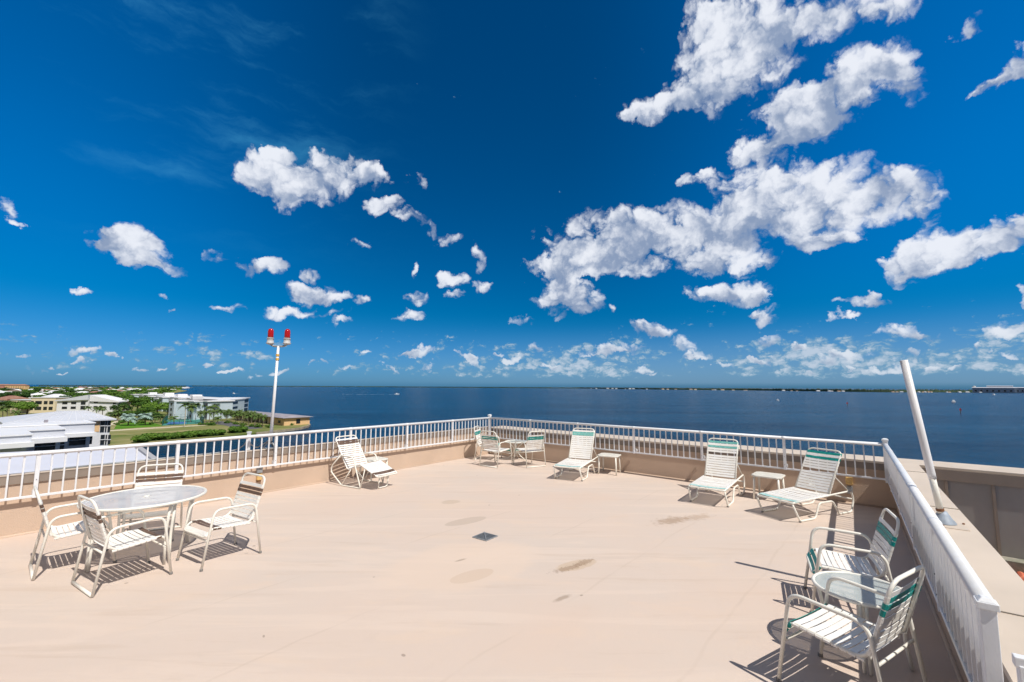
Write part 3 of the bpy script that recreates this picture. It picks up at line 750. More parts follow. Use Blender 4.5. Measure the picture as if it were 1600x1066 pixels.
def tree_(i0, i1, lo, hi, bl):
    """split the visible sky by azimuth so each ray only evaluates the clouds near it"""
    inb = [b_ for b_ in bl if b_[0]+b_[2] > lo-.14 and b_[0]-b_[2] < hi+.14]
    cen = [b_[0] for b_ in inb if lo < b_[0] < hi]
    if i1-i0 == 1 or len(cen) < 4: return cloud_shader(inb)
    mid_ = sorted(cen)[len(cen)//2]; m_ = (i0+i1)//2
    mxs = N('ShaderNodeMixShader'); L(M('GREATER_THAN', az, mid_), mxs.inputs[0])
    L(tree_(i0, m_, lo, mid_, inb), mxs.inputs[1]); L(tree_(m_, i1, mid_, hi, inb), mxs.inputs[2])
    return mxs.outputs[0]
front = tree_(0, 4, -1.2, 1.2, blobs)
# overhead and behind: unseen grey cloud added as neutral fill for the shadows
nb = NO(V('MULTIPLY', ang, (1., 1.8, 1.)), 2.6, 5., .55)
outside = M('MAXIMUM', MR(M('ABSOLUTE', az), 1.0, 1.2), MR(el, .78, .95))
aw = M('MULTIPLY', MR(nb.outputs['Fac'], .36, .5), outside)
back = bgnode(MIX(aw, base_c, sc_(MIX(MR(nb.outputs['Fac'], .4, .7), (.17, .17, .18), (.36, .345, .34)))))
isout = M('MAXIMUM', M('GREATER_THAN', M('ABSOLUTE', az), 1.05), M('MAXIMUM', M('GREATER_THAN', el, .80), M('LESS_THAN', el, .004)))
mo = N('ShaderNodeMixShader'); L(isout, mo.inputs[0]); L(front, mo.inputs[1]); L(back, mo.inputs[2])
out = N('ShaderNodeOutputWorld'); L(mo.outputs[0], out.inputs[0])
w.cycles.sampling_method = 'MANUAL'; w.cycles.sample_map_resolution = 256
scene.view_settings.view_transform = 'Standard'; scene.view_settings.look = 'None'; scene.view_settings.exposure = EXPO; scene.view_settings.gamma = 1
scene.cycles.use_adaptive_sampling = True; scene.cycles.adaptive_threshold = .02; scene.cycles.adaptive_min_samples = 16; scene.cycles.max_bounces = 6; scene.cycles.diffuse_bounces = 3; scene.cycles.glossy_bounces = 3; scene.cycles.transparent_max_bounces = 12
scene.cycles.caustics_reflective = False; scene.cycles.caustics_refractive = False

# ------------------------------------------------------------------ water
GZ = -17.7; WZ = -18.5
wm = bpy.data.materials.new('bay_water'); wm.use_nodes = True; t_ = wm.node_tree; b = t_.nodes['Principled BSDF']
b.inputs['Roughness'].default_value = .22; b.inputs['IOR'].default_value = 1.33; b.inputs['Specular IOR Level'].default_value = WSPEC
g_ = t_.nodes.new('ShaderNodeNewGeometry')
def wn(sc, st, det=4, ro=.5, rot=.4):
    mp = t_.nodes.new('ShaderNodeMapping'); mp.inputs['Scale'].default_value = st; mp.inputs['Rotation'].default_value = (0, 0, rot); t_.links.new(g_.outputs['Position'], mp.inputs[0])
    n = t_.nodes.new('ShaderNodeTexNoise'); n.inputs['Scale'].default_value = sc; n.inputs['Detail'].default_value = det; n.inputs['Roughness'].default_value = ro
    t_.links.new(mp.outputs[0], n.inputs['Vector']); return n.outputs['Fac']
b1 = t_.nodes.new('ShaderNodeBump'); b1.inputs['Strength'].default_value = 1.; b1.inputs['Distance'].default_value = 1.2; t_.links.new(wn(.28, (1, 1.8, 1), 6, .62), b1.inputs['Height'])
b2 = t_.nodes.new('ShaderNodeBump'); b2.inputs['Strength'].default_value = .6; b2.inputs['Distance'].default_value = 3.; t_.links.new(wn(.035, (1, 2., 1), 4), b2.inputs['Height']); t_.links.new(b1.outputs[0], b2.inputs['Normal'])
t_.links.new(b2.outputs[0], b.inputs['Normal'])
mx = t_.nodes.new('ShaderNodeMix'); mx.data_type = 'RGBA'; mx.inputs['A'].default_value = (.000, .018, .052, 1); mx.inputs['B'].default_value = (.003, .042, .098, 1)
cr = t_.nodes.new('ShaderNodeMapRange'); cr.inputs[1].default_value = .4; cr.inputs[2].default_value = .6
t_.links.new(wn(.005, (1, 4.5, 1), 7, .66, .1), cr.inputs[0]); t_.links.new(cr.outputs[0], mx.inputs['Factor'])
mx2 = t_.nodes.new('ShaderNodeMix'); mx2.data_type = 'RGBA'; mx2.blend_type = 'MULTIPLY'
cr2 = t_.nodes.new('ShaderNodeMapRange'); cr2.inputs[1].default_value = .3; cr2.inputs[2].default_value = .7; cr2.inputs[3].default_value = .45; cr2.inputs[4].default_value = 1.55
t_.links.new(wn(.22, (1, 3.4, 1), 9, .8, .2), cr2.inputs[0]); mx2.inputs['Factor'].default_value = 1
t_.links.new(mx.outputs['Result'], mx2.inputs['A']); t_.links.new(cr2.outputs[0], mx2.inputs['B'])
t_.links.new(mx2.outputs['Result'], b.inputs['Base Color'])
MB().add([(-40000, -4000, WZ), (40000, -4000, WZ), (40000, 52000, WZ), (-40000, 52000, WZ)], [(0, 1, 2, 3)]).build('bay_water', wm, kind='structure')

# ------------------------------------------------------------------ land
def G(px, py): return U(px, py, GZ)
grass = mat('park_grass', (.125, .16, .04), .95, .1, .4, .05, .6, 2., (.29, .26, .12))
shore = [G(205, 696), G(260, 688.5), G(340, 682.5), G(400, 676.5), G(440, 672.5), G(470, 668.5), G(481, 665.5), G(484, 663.5), G(480, 661), G(470, 659.3), G(455, 657.2), G(420, 652.7), G(393, 648.3)]
land = shore+[(-197, 338), (-214, 352), (-262, 440), (-420, 640), (-700, 905), (-1150, 1600), (-1900, 2500), (-2600, 3700), (-4200, 4100), (-9000, 5200), (-12000, 3000), (-12000, -200), (30, -200), (20, 0), (12, 12), (-12, 18), (-40, 30), (-95, 90), (-118, 128)]
MB().prism(land, WZ-2, GZ).build('ground', grass, kind='structure')
# sea wall along the point
sw = [Vector(p) for p in shore[3:11]]
o_ = MB()
for a, b_ in zip(sw[:-1], sw[1:]): o_.beam((a.x, a.y, GZ-.35), (b_.x, b_.y, GZ-.35), .7, 1.1)
o_.build('sea_wall', mat('concrete_seawall', (.42, .36, .27), .9, .1, .3, .4), label='low concrete sea wall curving round the grassy point', cat='sea wall')
def patch(name, pts, m, dz=.02, kind='structure', **k):
    MB().prism([G(*p) for p in pts], GZ-.3, GZ+dz).build(name, m, kind=kind, **k)
asph = mat('asphalt', (.13, .13, .145), .9, .1, .2, .2)
sand = mat('pale_path', (.62, .55, .40), .9, .1, .2, .3)
patch('path', [(168, 674.3), (215, 671.2), (270, 668), (335, 664.2), (335, 663.2), (270, 666.7), (215, 669.7), (168, 672.6)], sand, .03)
patch('sand_strip', [(172, 680), (210, 679), (250, 677), (300, 673), (330, 670), (300, 671.5), (250, 674.5), (205, 676.8), (172, 678)], mat('dry_grass', (.33, .29, .15), .95, .05, .5, .2, 0, 40, (.18, .19, .06)), .012)
patch('road', [(330, 661), (345, 658), (360, 660.5), (372, 664), (398, 666.5), (412, 669), (390, 671), (365, 668.6), (350, 664.5), (336, 663)], asph, .025)
patch('path', [(168, 664), (186, 655), (196, 652), (199, 653.5), (190, 657), (180, 664.6)], sand, .03)
patch('lawn', [(178, 670.8), (215, 668.6), (255, 665.8), (238, 660.5), (205, 659), (182, 664.5)], mat('green_lawn', (.10, .24, .02), .95, .1, .3, .1), .015)
# tennis court
ct = empty('tennis_court', (*G(282, 661), GZ), 0, label='blue and green tennis court with a wire fence behind the palms', cat='tennis court')
def local(pts, e): return [(p[0]-e.location.x, p[1]-e.location.y) for p in pts]
MB().prism(local([G(253, 665.4), G(318, 662), G(312, 654.8), G(262, 656)], ct), -.2, .04).build('surround', mat('green_court', (.06, .24, .2), .8, .1, .1, .2), ct)
MB().prism(local([G(259, 663.6), G(290, 662.2), G(292, 659.4), G(264, 659.6)], ct), .0, .05).build('court', mat('blue_court', (.05, .14, .34), .8), ct)
fc = [Vector(q_) for q_ in local([G(253, 665.4), G(318, 662), G(312, 654.8), G(262, 656)], ct)]
fn = MB()
for a, b_ in zip(fc, fc[1:]+fc[:1]):
    n_ = max(2, int((b_-a).length/3))
    for i in range(n_): q_ = a+(b_-a)*(i/n_); fn.box((q_.x, q_.y, 1.5), (.10, .10, 3.))
    for z in (3., 1.5, .1): fn.beam((a.x, a.y, z), (b_.x, b_.y, z), .06, .06)
fn.build('fence', mat('green_fence', (.03, .12, .1), .7), ct)

# ------------------------------------------------------------------ buildings of the shore town
glass_d = mat('dark_window_glass', (.02, .025, .03), .15, .6)
roof_w = mat('white_metal_roof', (.80, .80, .82), .45, .4, .06, .3, 0, 40)
roof_l = mat('lavender_grey_roof', (.60, .62, .68), .5, .3, .06, .2)
wall_w = mat('white_stucco', (.74, .74, .76), .85, .1, .05, .5)
wall_bg = mat('pale_blue_stucco', (.54, .63, .69), .85, .1, .08, .3)
wall_y = mat('yellow_stucco', (.80, .68, .48), .85, .1, .08, .4)
wall_o = mat('apricot_stucco', (.78, .52, .28), .85, .1, .08, .4)
roof_g = mat('weathered_grey_roof', (.34, .32, .36), .8, .1, .25, .3)
roof_r = mat('terracotta_roof', (.36, .20, .15), .8, .1, .25, .5)
roof_b = mat('brown_shingle_roof', (.24, .19, .17), .9, .1, .25, .5)
def gable(mb, cx, cy, z0, w_, d_, h, ov=.5, mi=0, axis='x', hip=0.):
    x, y = w_/2+ov, d_/2+ov
    if axis == 'x': r = [(cx-x+hip*y, cy, z0+h), (cx+x-hip*y, cy, z0+h)]
    else: r = [(cx, cy-y+hip*x, z0+h), (cx, cy+y-hip*x, z0+h)]
    b4 = [(cx-x, cy-y, z0), (cx+x, cy-y, z0), (cx+x, cy+y, z0), (cx-x, cy+y, z0)]
    b5 = [(p[0], p[1], z0-.25) for p in b4]
    v_ = b4+r+b5
    if axis == 'x': fs = [(0, 1, 5, 4), (2, 3, 4, 5), (1, 2, 5), (3, 0, 4)]
    else: fs = [(1, 2, 5, 4), (3, 0, 4, 5), (0, 1, 4), (2, 3, 5)]
    fs += [(6, 7, 1, 0), (7, 8, 2, 1), (8, 9, 3, 2), (9, 6, 0, 3), (9, 8, 7, 6)]
    mb.add(v_, fs, mi)
def win(e, x, y, z, w_, h, ax, name='window'):
    """window box proud of the wall by 3 cm; ax: axis of the wall normal"""
    d_ = (w_, .12, h) if ax == 'y' else (.12, w_, h)
    MB().box((x, y, z), d_).build(name, glass_d, e)

# near white apartment building, its front parallel to the left parapet
def near_white():
    ax_ = Vector((.618, .786)); ay_ = Vector((-.786, .618)); O = Vector((-86., 84.)); rot = math.atan2(ax_.y, ax_.x)
    e = empty('white_apartment_house', (O.x, O.y, GZ), rot, label='large white apartment house with stepped flat roofs and dark windows, nearest on the left', cat='building')
    def Lx(px, py, r_):
        x, y, w_ = ray(px, py); t = r_/(x*ay_.x+y*ay_.y); q = Vector((x*t, y*t))-O
        return (q.dot(ax_), q.dot(ay_), H+w_*t-GZ)
    RM = 121.
    a = Lx(14, 664, RM); b_ = Lx(173, 657, RM); top = b_[2]
    cx = (a[0]+b_[0])/2; w_ = b_[0]-a[0]
    MB().box((cx, a[1]+10, top/2), (w_, 20, top)).build('wall', wall_w, e)
    ra, rb = Lx(92, 642.5, RM+10), Lx(133, 641.5, RM+10); o_ = .75; z0 = top+.05
    c4 = [(a[0]-o_, a[1]-o_), (b_[0]+o_, a[1]-o_), (b_[0]+o_, a[1]+20+o_), (a[0]-o_, a[1]+20+o_)]
    vs = [(x, y, z0+.22) for x, y in c4]+[(x, y, z0) for x, y in c4]+[ra, rb]
    MB().add(vs, [(0, 1, 9, 8), (1, 2, 9), (2, 3, 8, 9), (3, 0, 8), (4, 5, 1, 0), (5, 6, 2, 1), (6, 7, 3, 2), (7, 4, 0, 3), (7, 6, 5, 4)]).build('roof', roof_l, e)
    seams = MB()
    for k in range(14):
        t = k/13; p_ = Vector(vs[0])*(1-t)+Vector(vs[1])*t; q_ = Vector(ra)*(1-t)+Vector(rb)*t
        seams.beam(p_+Vector((0, 0, .03)), q_+Vector((0, 0, .03)), .05, .06)
    seams.build('roof_seams', roof_g if False else roof_w, e)
    zf = a[1]-.06
    for px, w2 in ((160, .62), (165.6, .22), (170.5, .42)):
        for py, hh in ((665.5, 2.4), (687, 1.9)):
            q = Lx(px, py, RM); win(e, q[0], zf, q[2], w2, hh, 'y')
            MB().box((q[0], zf-.1, q[2]), (w2+.1, .1, .12)).build('window_bar', wall_w, e)
    q = Lx(152, 666, RM); MB().box((q[0], zf+.02, q[2]), (.7, .1, 2.2)).build('apricot_panel', wall_o, e)
    for x1, yt, yb, ya, r0, r1, wins in ((148, 661.5, 675, 680.5, 113., 120.8, ((111.5, .5), (129.5, 2.6))), (102, 671, 682, 689, 104., 112.7, ((59, .6), (82, 2.8))), (50, 680, 690, 697, 95., 103.7, ())):
        p1 = Lx(x1, yt, r0); p0 = Lx(-60, yt, r0); zt_ = p1[2]; zb_ = Lx(x1, yb, r0)[2]; za = Lx(x1, ya, r0)[2]
        dep = r1-r0; cx = (p0[0]+p1[0])/2; w_ = p1[0]-p0[0]
        MB().box((cx, p1[1]+dep/2+.8, zb_/2), (w_-.6, dep-1.6, zb_)).build('wall', wall_w, e)
        MB().box((cx, p1[1]+dep/2, (zt_+zb_)/2), (w_, dep, zt_-zb_)).build('roof_slab', roof_l, e)
        MB().box((cx, p1[1]+dep/2, zt_+.08), (w_+.3, dep+.4, .16)).build('roof', roof_w, e)
        MB().box((cx+.3, p1[1]-.3, (zb_+za)/2), (w_-.2, 2.2, (zb_-za))).build('awning', roof_w, e)
        for px, ww in wins:
            q = Lx(px, ya+5, r0+1.5); win(e, q[0], p1[1]+1.53, za-.95, ww, 1.5, 'y')
            MB().box((q[0], p1[1]+1.44, za-.75), (ww+.1, .06, .10)).build('window_bar', wall_w, e)
        MB().box((p1[0]-.6, p1[1]+.9, zb_/2), (.5, .5, zb_)).build('pillar', wall_w, e)
    for px, py, r_ in ((76, 657.5, 118.), (2, 664, 118.)):
        q = Lx(px, py, 116.); MB().box((q[0], q[1]+3, q[2]-.3), (.5, .4, .6)).build('roof_vent', roof_g, e)
near_white()
# pale flat roof of the lower wing just beyond the left railing
e = MB()
zr = -1.2
far1 = U(-60, 697, zr); far2 = U(213, 690, zr); n2 = U(250, 716, zr); n3 = U(262, 726, zr)
w1 = cA+dL*2-nl*.9
pts = [far1, far2, n2, U(272, 735, zr), tuple(X(nl, CL-.4, Vector((1, 0)), U(272, 735, zr)[0]-.6)), (-16., 2.), far1]
roofw = MB().prism([U(-80, 711, zr), U(210, 697.5, zr), U(268, 740, zr), U(268, 800, zr), (-13, 1), (-40, -2)], zr-1.2, zr)
rw = empty('lower_wing_roof', (0, 0, 0), label='broad flat pale grey roof just beyond the left railing', cat='roof')
roofw.build('membrane', mat('pale_roof_membrane', (.63, .65, .74), .7, .2, .07, .35), rw)
a_, b_ = U(211.5, 697.5, zr), U(269.5, 740, zr)
MB().beam((a_[0], a_[1], zr+.05), (b_[0], b_[1], zr+.02), .22, .12).build('roof_edge', mat('grey_roof_edge', (.40, .40, .42), .7), rw)

# gabled white apartment block
def gabled():
    x, y, z = D(145, 640, 300)
    e = empty('gabled_apartment_block', (x, y, GZ), R(18), label='white three storey apartment block with slanted gable roofs beyond the near white house', cat='building')
    MB().box((-7, 0, 5), (16, 16, 10)).build('wall', wall_w, e); MB().box((8.5, 2, 4.6), (15, 16, 9.2)).build('wall', wall_w, e)
    m = MB(); m.add([(-16, -9, 9.6), (-16, 9, 9.6), (1, 9, 13.2), (1, -9, 13.2), (-16, -9, 9.2), (-16, 9, 9.2), (1, 9, 10), (1, -9, 10)], [(3, 2, 1, 0), (0, 4, 7, 3), (1, 2, 6, 5), (0, 1, 5, 4), (2, 3, 7, 6), (4, 5, 6, 7)]); m.build('roof', roof_l, e)
    m = MB(); m.add([(1.1, -7, 13.), (1.1, 11, 13.), (17, 11, 8.8), (17, -7, 8.8), (1.1, -7, 9.), (1.1, 11, 9.), (17, 11, 8.2), (17, -7, 8.2)], [(0, 3, 2, 1), (0, 4, 7, 3), (1, 2, 6, 5), (0, 1, 5, 4), (2, 3, 7, 6), (4, 5, 6, 7)]); m.build('roof', wall_w, e)
    for zz in (2, 5, 8):
        for xx in (-11, -6.5): win(e, xx, -8.06, zz, 2.6, 1.5, 'y')
        win(e, -1.6, -8.06, zz, 2.4, 2.2, 'y')
    for zz in (5.5, 8.3): win(e, 4, -6.06, zz, 2., .9, 'y')
    win(e, 14, -6.06, 7.6, 1.6, 1., 'y')
    for zz in (3, 6.2): MB().box((-15.3, 0, zz), (1.4, 12, 1.)).build('balcony', wall_w, e)
gabled()
def yellow():
    x, y, z = D(62, 640, 320)
    e = empty('yellow_apartment_block', (x, y, GZ), R(8), label='cream yellow flat roofed apartment block between green trees on the left', cat='building')
    MB().box((-8, 0, 4.4), (12, 10, 8.8)).build('wall', wall_y, e); MB().box((6, 0, 5.2), (15, 11, 10.4)).build('wall', wall_y, e)
    MB().box((-8, 0, 9.), (12.6, 10.6, .4)).build('roof', roof_w, e); MB().box((6, 0, 10.6), (15.6, 11.6, .4)).build('roof', roof_w, e)
    for xx, w_ in ((-.6, 1.6), (3.2, 4.), (7.6, 2.2), (11, 2.4)):
        for zz in (2.6, 6.6): win(e, xx, -5.56, zz+.6, w_, 2.2, 'y')
    for xx in (-11, -6): win(e, xx, -5.06, 6.6, 2, 1.4, 'y')
yellow()
# long pale blue condominium rows with projecting bays
def condo(p, q, depth, hh, label, nb_, tall, seed):
    rnd = random.Random(seed)
    p, q = Vector(p), Vector(q)
    n_ = Vector(((q-p).y, -(q-p).x))
    if n_.dot(-p) < 0: p, q = q, p
    d_ = (q-p); Ln = d_.length; a = math.atan2(d_.y, d_.x)
    e = empty('condominium_row', (p.x, p.y, GZ), a, label=label, cat='building', group='pale blue condominium rows by the water')
    # local x along the row, the seen side is local -y
    MB().box((Ln/2, depth/2, hh/2), (Ln, depth, hh)).build('wall', wall_bg, e)
    MB().box((Ln/2, depth/2, hh+.3), (Ln+1.6, depth+1.6, .6)).build('roof', roof_w, e)
    st = Ln/nb_
    for k in range(nb_):
        x = st*(k+.5); b_ = 3.6 if k % 2 else 5.2; zt_ = hh-(1.2 if k % 2 else 0)
        MB().box((x-st*.12, -b_/2, zt_/2), (st*.52, b_, zt_)).build('bay', wall_bg, e)
        MB().box((x-st*.12, -b_/2, zt_+.25), (st*.58, b_+.8, .5)).build('bay_roof', roof_w, e)
        for zz in (2.0, 5.2, 8.4):
            if zz+1 < zt_:
                MB().box((x+st*.34, -.05, zz), (st*.28, .14, 2.3)).build('window', glass_d, e)
                MB().box((x-st*.12, -b_-.05, zz), (st*.16, .14, 1.4)).build('window', glass_d, e)
                MB().box((x-st*.39, -b_*.5, zz), (.14, b_*.5, 1.8)).build('window', glass_d, e)
    for fx, hx2 in tall:
        MB().box((Ln*fx, depth*.4, hh+.6+hx2/2), (Ln*.07, 6, hx2)).build('roof_tower', roof_w, e)
condo((-176, 262), (-206, 279), 14, 10.2, 'nearest pale blue condominium row with white roofs and dark recesses, behind the court palms', 3, ((.3, 2.2),), 3)
condo((-198.5, 341), (-179.5, 267), 16, 10.2, 'pale blue condominium block with a plain windowed side, ending at the open water', 1, (), 4)
condo((-226, 318), (-296, 372), 18, 10.2, 'farther pale blue condominium row left of the plain sided block', 5, ((.15, 2.6), (.5, 2.), (.85, 2.)), 5)
condo((-330, 430), (-400, 480), 18, 9.5, 'third pale blue condominium row farthest back toward the town', 4, ((.3, 2.),), 6)
# low apricot clubhouse
def club():
    p, q = Vector(G(450, 665)), Vector(G(372, 655.6)); d_ = q-p; Ln = d_.length; a = math.atan2(d_.y, d_.x)
    e = empty('clubhouse', (p.x, p.y, GZ), a, label='long low apricot clubhouse with a grey roof on the grassy point', cat='building')
    # seen side is local +y ( toward the viewer )
    MB().box((8, -4.5, 1.85), (16, 13, 3.7)).build('wall', wall_o, e)
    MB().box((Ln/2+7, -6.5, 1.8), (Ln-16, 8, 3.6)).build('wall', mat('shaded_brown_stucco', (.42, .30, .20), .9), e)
    for k in range(9):
        MB().box((18+(Ln-20)*k/8, 1.4, 1.8), (1.6, .9, 3.6)).build('pillar', wall_y, e)
    m = MB(); gable(m, Ln/2, -4.5, 3.9, Ln, 13, 1.1, 1.2, 0, 'x', .5); m.build('roof', roof_g, e)
    for x_, w_ in ((5., 2.6), (12., 2.)): win(e, x_, 2.06, 1.7, w_, 1.3, 'y')
    MB().box((-.07, -5, 1.8), (.12, 2., 2.2)).build('window', glass_d, e)
club()
# far houses: a few kinds, copied
def house_proto(kind, hm, rm, w_, d_, h, rh):
    e = empty('far_house', (0, 0, 0))
    MB().box((0, 0, h/2), (w_, d_, h)).box((w_*.3, -d_*.35, h*.42), (w_*.45, d_*.7, h*.84)).build('wall', hm, e)
    m = MB(); gable(m, 0, 0, h+.25, w_, d_, rh, .8, 0, 'x', .8); gable(m, w_*.3, -d_*.4, h*.84+.25, w_*.45, d_*.6, rh*.7, .6, 0, 'y', .7); m.build('roof', rm, e)
    m = MB()
    for k in range(4): m.box((-w_*.4+w_*.26*k, -d_/2-.05-(d_*.2 if k > 2 else 0), h*.5), (w_*.12, .1, h*.35))
    m.build('window_row', glass_d, e)
    return e
kinds = [(wall_w, roof_r, 'pale house under a terracotta hip roof in the far town'), (wall_w, roof_w, 'white roofed pale house in the far town'), (wall_y, roof_b, 'cream house under a brown shingle roof in the far town'), (wall_w, roof_g, 'pale house under a grey hip roof in the far town')]
prot = [house_proto(i, hm, rm, *random.choice([(18, 12, 4.2, 2.6), (22, 13, 6, 2.8), (16, 12, 5, 2.4)])) for i, (hm, rm, _) in enumerate(kinds)]
spots = []
rnd = random.Random(5)
def far_ok(x, y, r_):
    return all((x-a)**2+(y-b_)**2 > (r_+c_)**2 for a, b_, c_ in spots)
nh = 0
usedp = set()
for _ in range(900):
    if nh >= 88: break
    py = 606.2+abs(rnd.gauss(0, 1))*11; px = rnd.uniform(-30, 296)
    if py > 636 or px > 200 and py > 613 or px > 100 and py > 622 or (py > 630 and px > 25): continue
    if px > 285-(py-606)*3 and py > 609: continue
    if 100 < px < 185 and py > 618: continue
    x, y = G(px, py)
    if not far_ok(x, y, 13): continue
    spots.append((x, y, 13)); k = rnd.choice([0, 1, 1, 1, 2, 3])
    pr_ = prot[k]
    o = pr_ if k not in usedp else copy_tree(pr_); usedp.add(k)
    o.location = (x, y, GZ); o.rotation_euler = (0, 0, rnd.uniform(-.8, .8)); s_ = rnd.uniform(.85, 1.25); o.scale = (s_, s_, s_)
    tag(o, kinds[k][2], 'house', 'houses of the far town, '+kinds[k][1].name.replace('_', ' ')); nh += 1
# orange waterfront block at the far left
for i, (px, w_, lab) in enumerate(((6, 90, 'long salmon pink resort block on the far left horizon'), (27, 120, 'apricot resort block with red roof just right of the pink one on the horizon'))):
    x, y, z = D(px, 606, 1500)
    e = empty('resort_block', (x, y, GZ), .1*i, label=lab, cat='building')
    w_ = (24, 34)[i]*1500/700*(.8)
    MB().box((0, 0, 8), (w_, 16, 16)).build('wall', (mat('salmon_stucco', (.62, .3, .24), .9), wall_o)[i], e)
    m = MB(); gable(m, 0, 0, 16.3, w_, 16, 4, 1, 0, 'x', 1.); m.build('roof', roof_r, e)
    m = MB()
    for zz in (3, 7, 11): 
        for k in range(8): m.box((-w_*.42+w_*.12*k, -8.05, zz), (w_*.05, .1, 1.8))
    m.build('window_row', glass_d, e)

# ------------------------------------------------------------------ plants
leafs = {}
def leaf_mat(name, c, c2):
    return mat(name, c, .7, .15, .5, .35, 0, 40, c2)
lf_g = leaf_mat('broadleaf_foliage', (.085, .16, .022), (.035, .085, .014))
lf_d = leaf_mat('dark_foliage', (.04, .09, .018), (.02, .05, .012))
lf_b = leaf_mat('bright_foliage', (.13, .23, .03), (.06, .13, .02))
lf_p = leaf_mat('palm_foliage', (.075, .14, .03), (.12, .15, .05))
lf_s = leaf_mat('silver_palm_foliage', (.34, .46, .42), (.22, .33, .28))
bark = mat('tree_bark', (.16, .12, .085), .9, .1, .3, 2.)
bark_g = mat('grey_palm_bark', (.25, .21, .17), .9, .1, .3, 3.)
def crown_mb(rnd, rx, rz, n, ls, clumps=9, zc=0.):
    m = MB(); cs = []
    for k in range(clumps):
        a = rnd.uniform(0, 6.28); r_ = math.sqrt(rnd.random())*.68; zz = rnd.uniform(-.45, .6)
        cs.append((r_*math.cos(a)*rx, r_*math.sin(a)*rx, zz*rz*(1-r_*.5), rnd.uniform(.28, .46)*rx))
    for _ in range(n):
        cx, cy, cz_, cr_ = rnd.choice(cs)
        th = rnd.uniform(0, 6.28); u = rnd.uniform(-.6, 1); s_ = math.sqrt(max(0, 1-u*u)); q_ = cr_*rnd.uniform(.72, 1.08)
        c_ = Vector((cx+q_*s_*math.cos(th), cy+q_*s_*math.sin(th), cz_+q_*u*rz/rx+zc))
        nn = Vector((s_*math.cos(th)+rnd.uniform(-.6, .6), s_*math.sin(th)+rnd.uniform(-.6, .6), u+rnd.uniform(-.3, .8))).normalized()
        t1 = nn.orthogonal().normalized(); t1 = Matrix.Rotation(rnd.uniform(0, 6.28), 3, nn) @ t1; t2 = nn.cross(t1); l_ = ls*rnd.uniform(.6, 1.3)
        m.add([c_-t1*l_, c_+t2*l_*.55, c_+t1*l_, c_-t2*l_*.55], [(0, 1, 2, 3)])
    return m
def tree_proto(seed, h, rx, rz, n, ls, lm, name='broadleaf_tree', split=True):
    rnd = random.Random(seed); e = empty(name, (0, 0, 0))
    t = MB(); t.tube([(0, 0, -.2), (.1, .05, h*.3), (0, .1, h*.55)], .05*h, 7, r2=.03*h)
    for k in range(5):
        a = k*1.3+rnd.random(); t.tube([(0, .05, h*.38), (rx*.3*math.cos(a), rx*.3*math.sin(a), h*.58), (rx*.55*math.cos(a), rx*.55*math.sin(a), h*.75)], .022*h, 5, r2=.01*h)
    t.build('trunk', bark, e)
    crown_mb(rnd, rx, rz, n, ls, 12, h-rz*.85).build('crown', lm, e)
    return e
def palm_proto(seed, h, fl_, n, fm, name='palm_tree', fan=False, bk=None):
    rnd = random.Random(seed); e = empty(name, (0, 0, 0)); bend = rnd.uniform(-.5, .5)
    MB().tube([(0, 0, -.2), (bend*.2, .1, h*.5), (bend, .1, h)], .2, 7, r2=.13).build('trunk', bk or bark_g, e)
    m = MB()
    for k in range(n):
        a = 6.283*k/n*2.4+rnd.uniform(-.2, .2); up_ = rnd.uniform(-.35, 1.1); L_ = fl_*rnd.uniform(.85, 1.1); pts = []
        for j in range(7):
            t = j/6; r_ = L_*t*math.cos(up_*.7)*(1-.12*t); zz = L_*(math.sin(up_)*t-.55*t*t)
            pts.append(Vector((bend+r_*math.cos(a), .1+r_*math.sin(a), h+zz)))
        sd_ = Vector((-math.sin(a), math.cos(a), 0))
        for j in range(6):
            for s_ in (-1, 1):
                w0 = fl_*(.26 if not fan else .34)*math.sin(math.pi*min(1, (j+.8)/6.5))
                a0, a1 = pts[j], pts[j+1]; md = a0+(a1-a0)*.45
                m.add([a0, md, a0+(a1-a0)*.9+sd_*s_*w0+Vector((0, 0, -w0*.5)), a0+(a1-a0)*.55+sd_*s_*w0*.9+Vector((0, 0, -w0*.45))], [(0, 1, 2, 3)])
                m.add([md, a1, a1+(a1-a0)*.35+sd_*s_*w0*.92+Vector((0, 0, -w0*.5)), a1+sd_*s_*w0*.85+Vector((0, 0, -w0*.4))], [(0, 1, 2, 3)])
    m.build('crown', fm, e); return e
def put(pr_, x, y, rz, s_, label, cat, group, sz=None):
    o = pr_ if not pr_.get('_u') else copy_tree(pr_)
    pr_['_u'] = 1
    o.location = (x, y, GZ); o.rotation_euler = (0, 0, rz); o.scale = (s_, s_, sz or s_)
    tag(o, label, cat, group); return o
# the big round canopies behind the lawn
T1 = tree_proto(1, 9.5, 8.5, 4.2, 2600, .55, lf_b); T2 = tree_proto(2, 10.5, 8., 4.6, 2400, .55, lf_g); T3 = tree_proto(3, 8.5, 6.5, 4.2, 1800, .5, lf_d)
big = [(T1, 245, 650, 1.05, 'bright green spreading tree right of the silver palms, in front of the condominiums'),
       (T2, 214, 646, 1.12, 'tallest green spreading tree above the silver palms'), (T3, 190, 648, 1., 'dark spreading tree at the left end of the grove behind the lawn'),
       (T3, 228, 640, 1.15, 'dark tree behind the bright round crown in the grove'), (T2, 200, 636, 1., 'green tree at the back of the grove, nearest the far town'),
       (T3, 272, 652, .8, 'dark low tree between the parked car and the condominiums'), (T1, 100, 641, .95, 'bright green tree between the yellow block and the gabled white block'),
       (T1, 42, 648, 1.0, 'bright green tree below the yellow apartment block'), (T2, 28, 646, .8, 'green tree left of the yellow apartment block'), (T2, 255, 642, .9, 'green tree in front of the farther condominium row')]
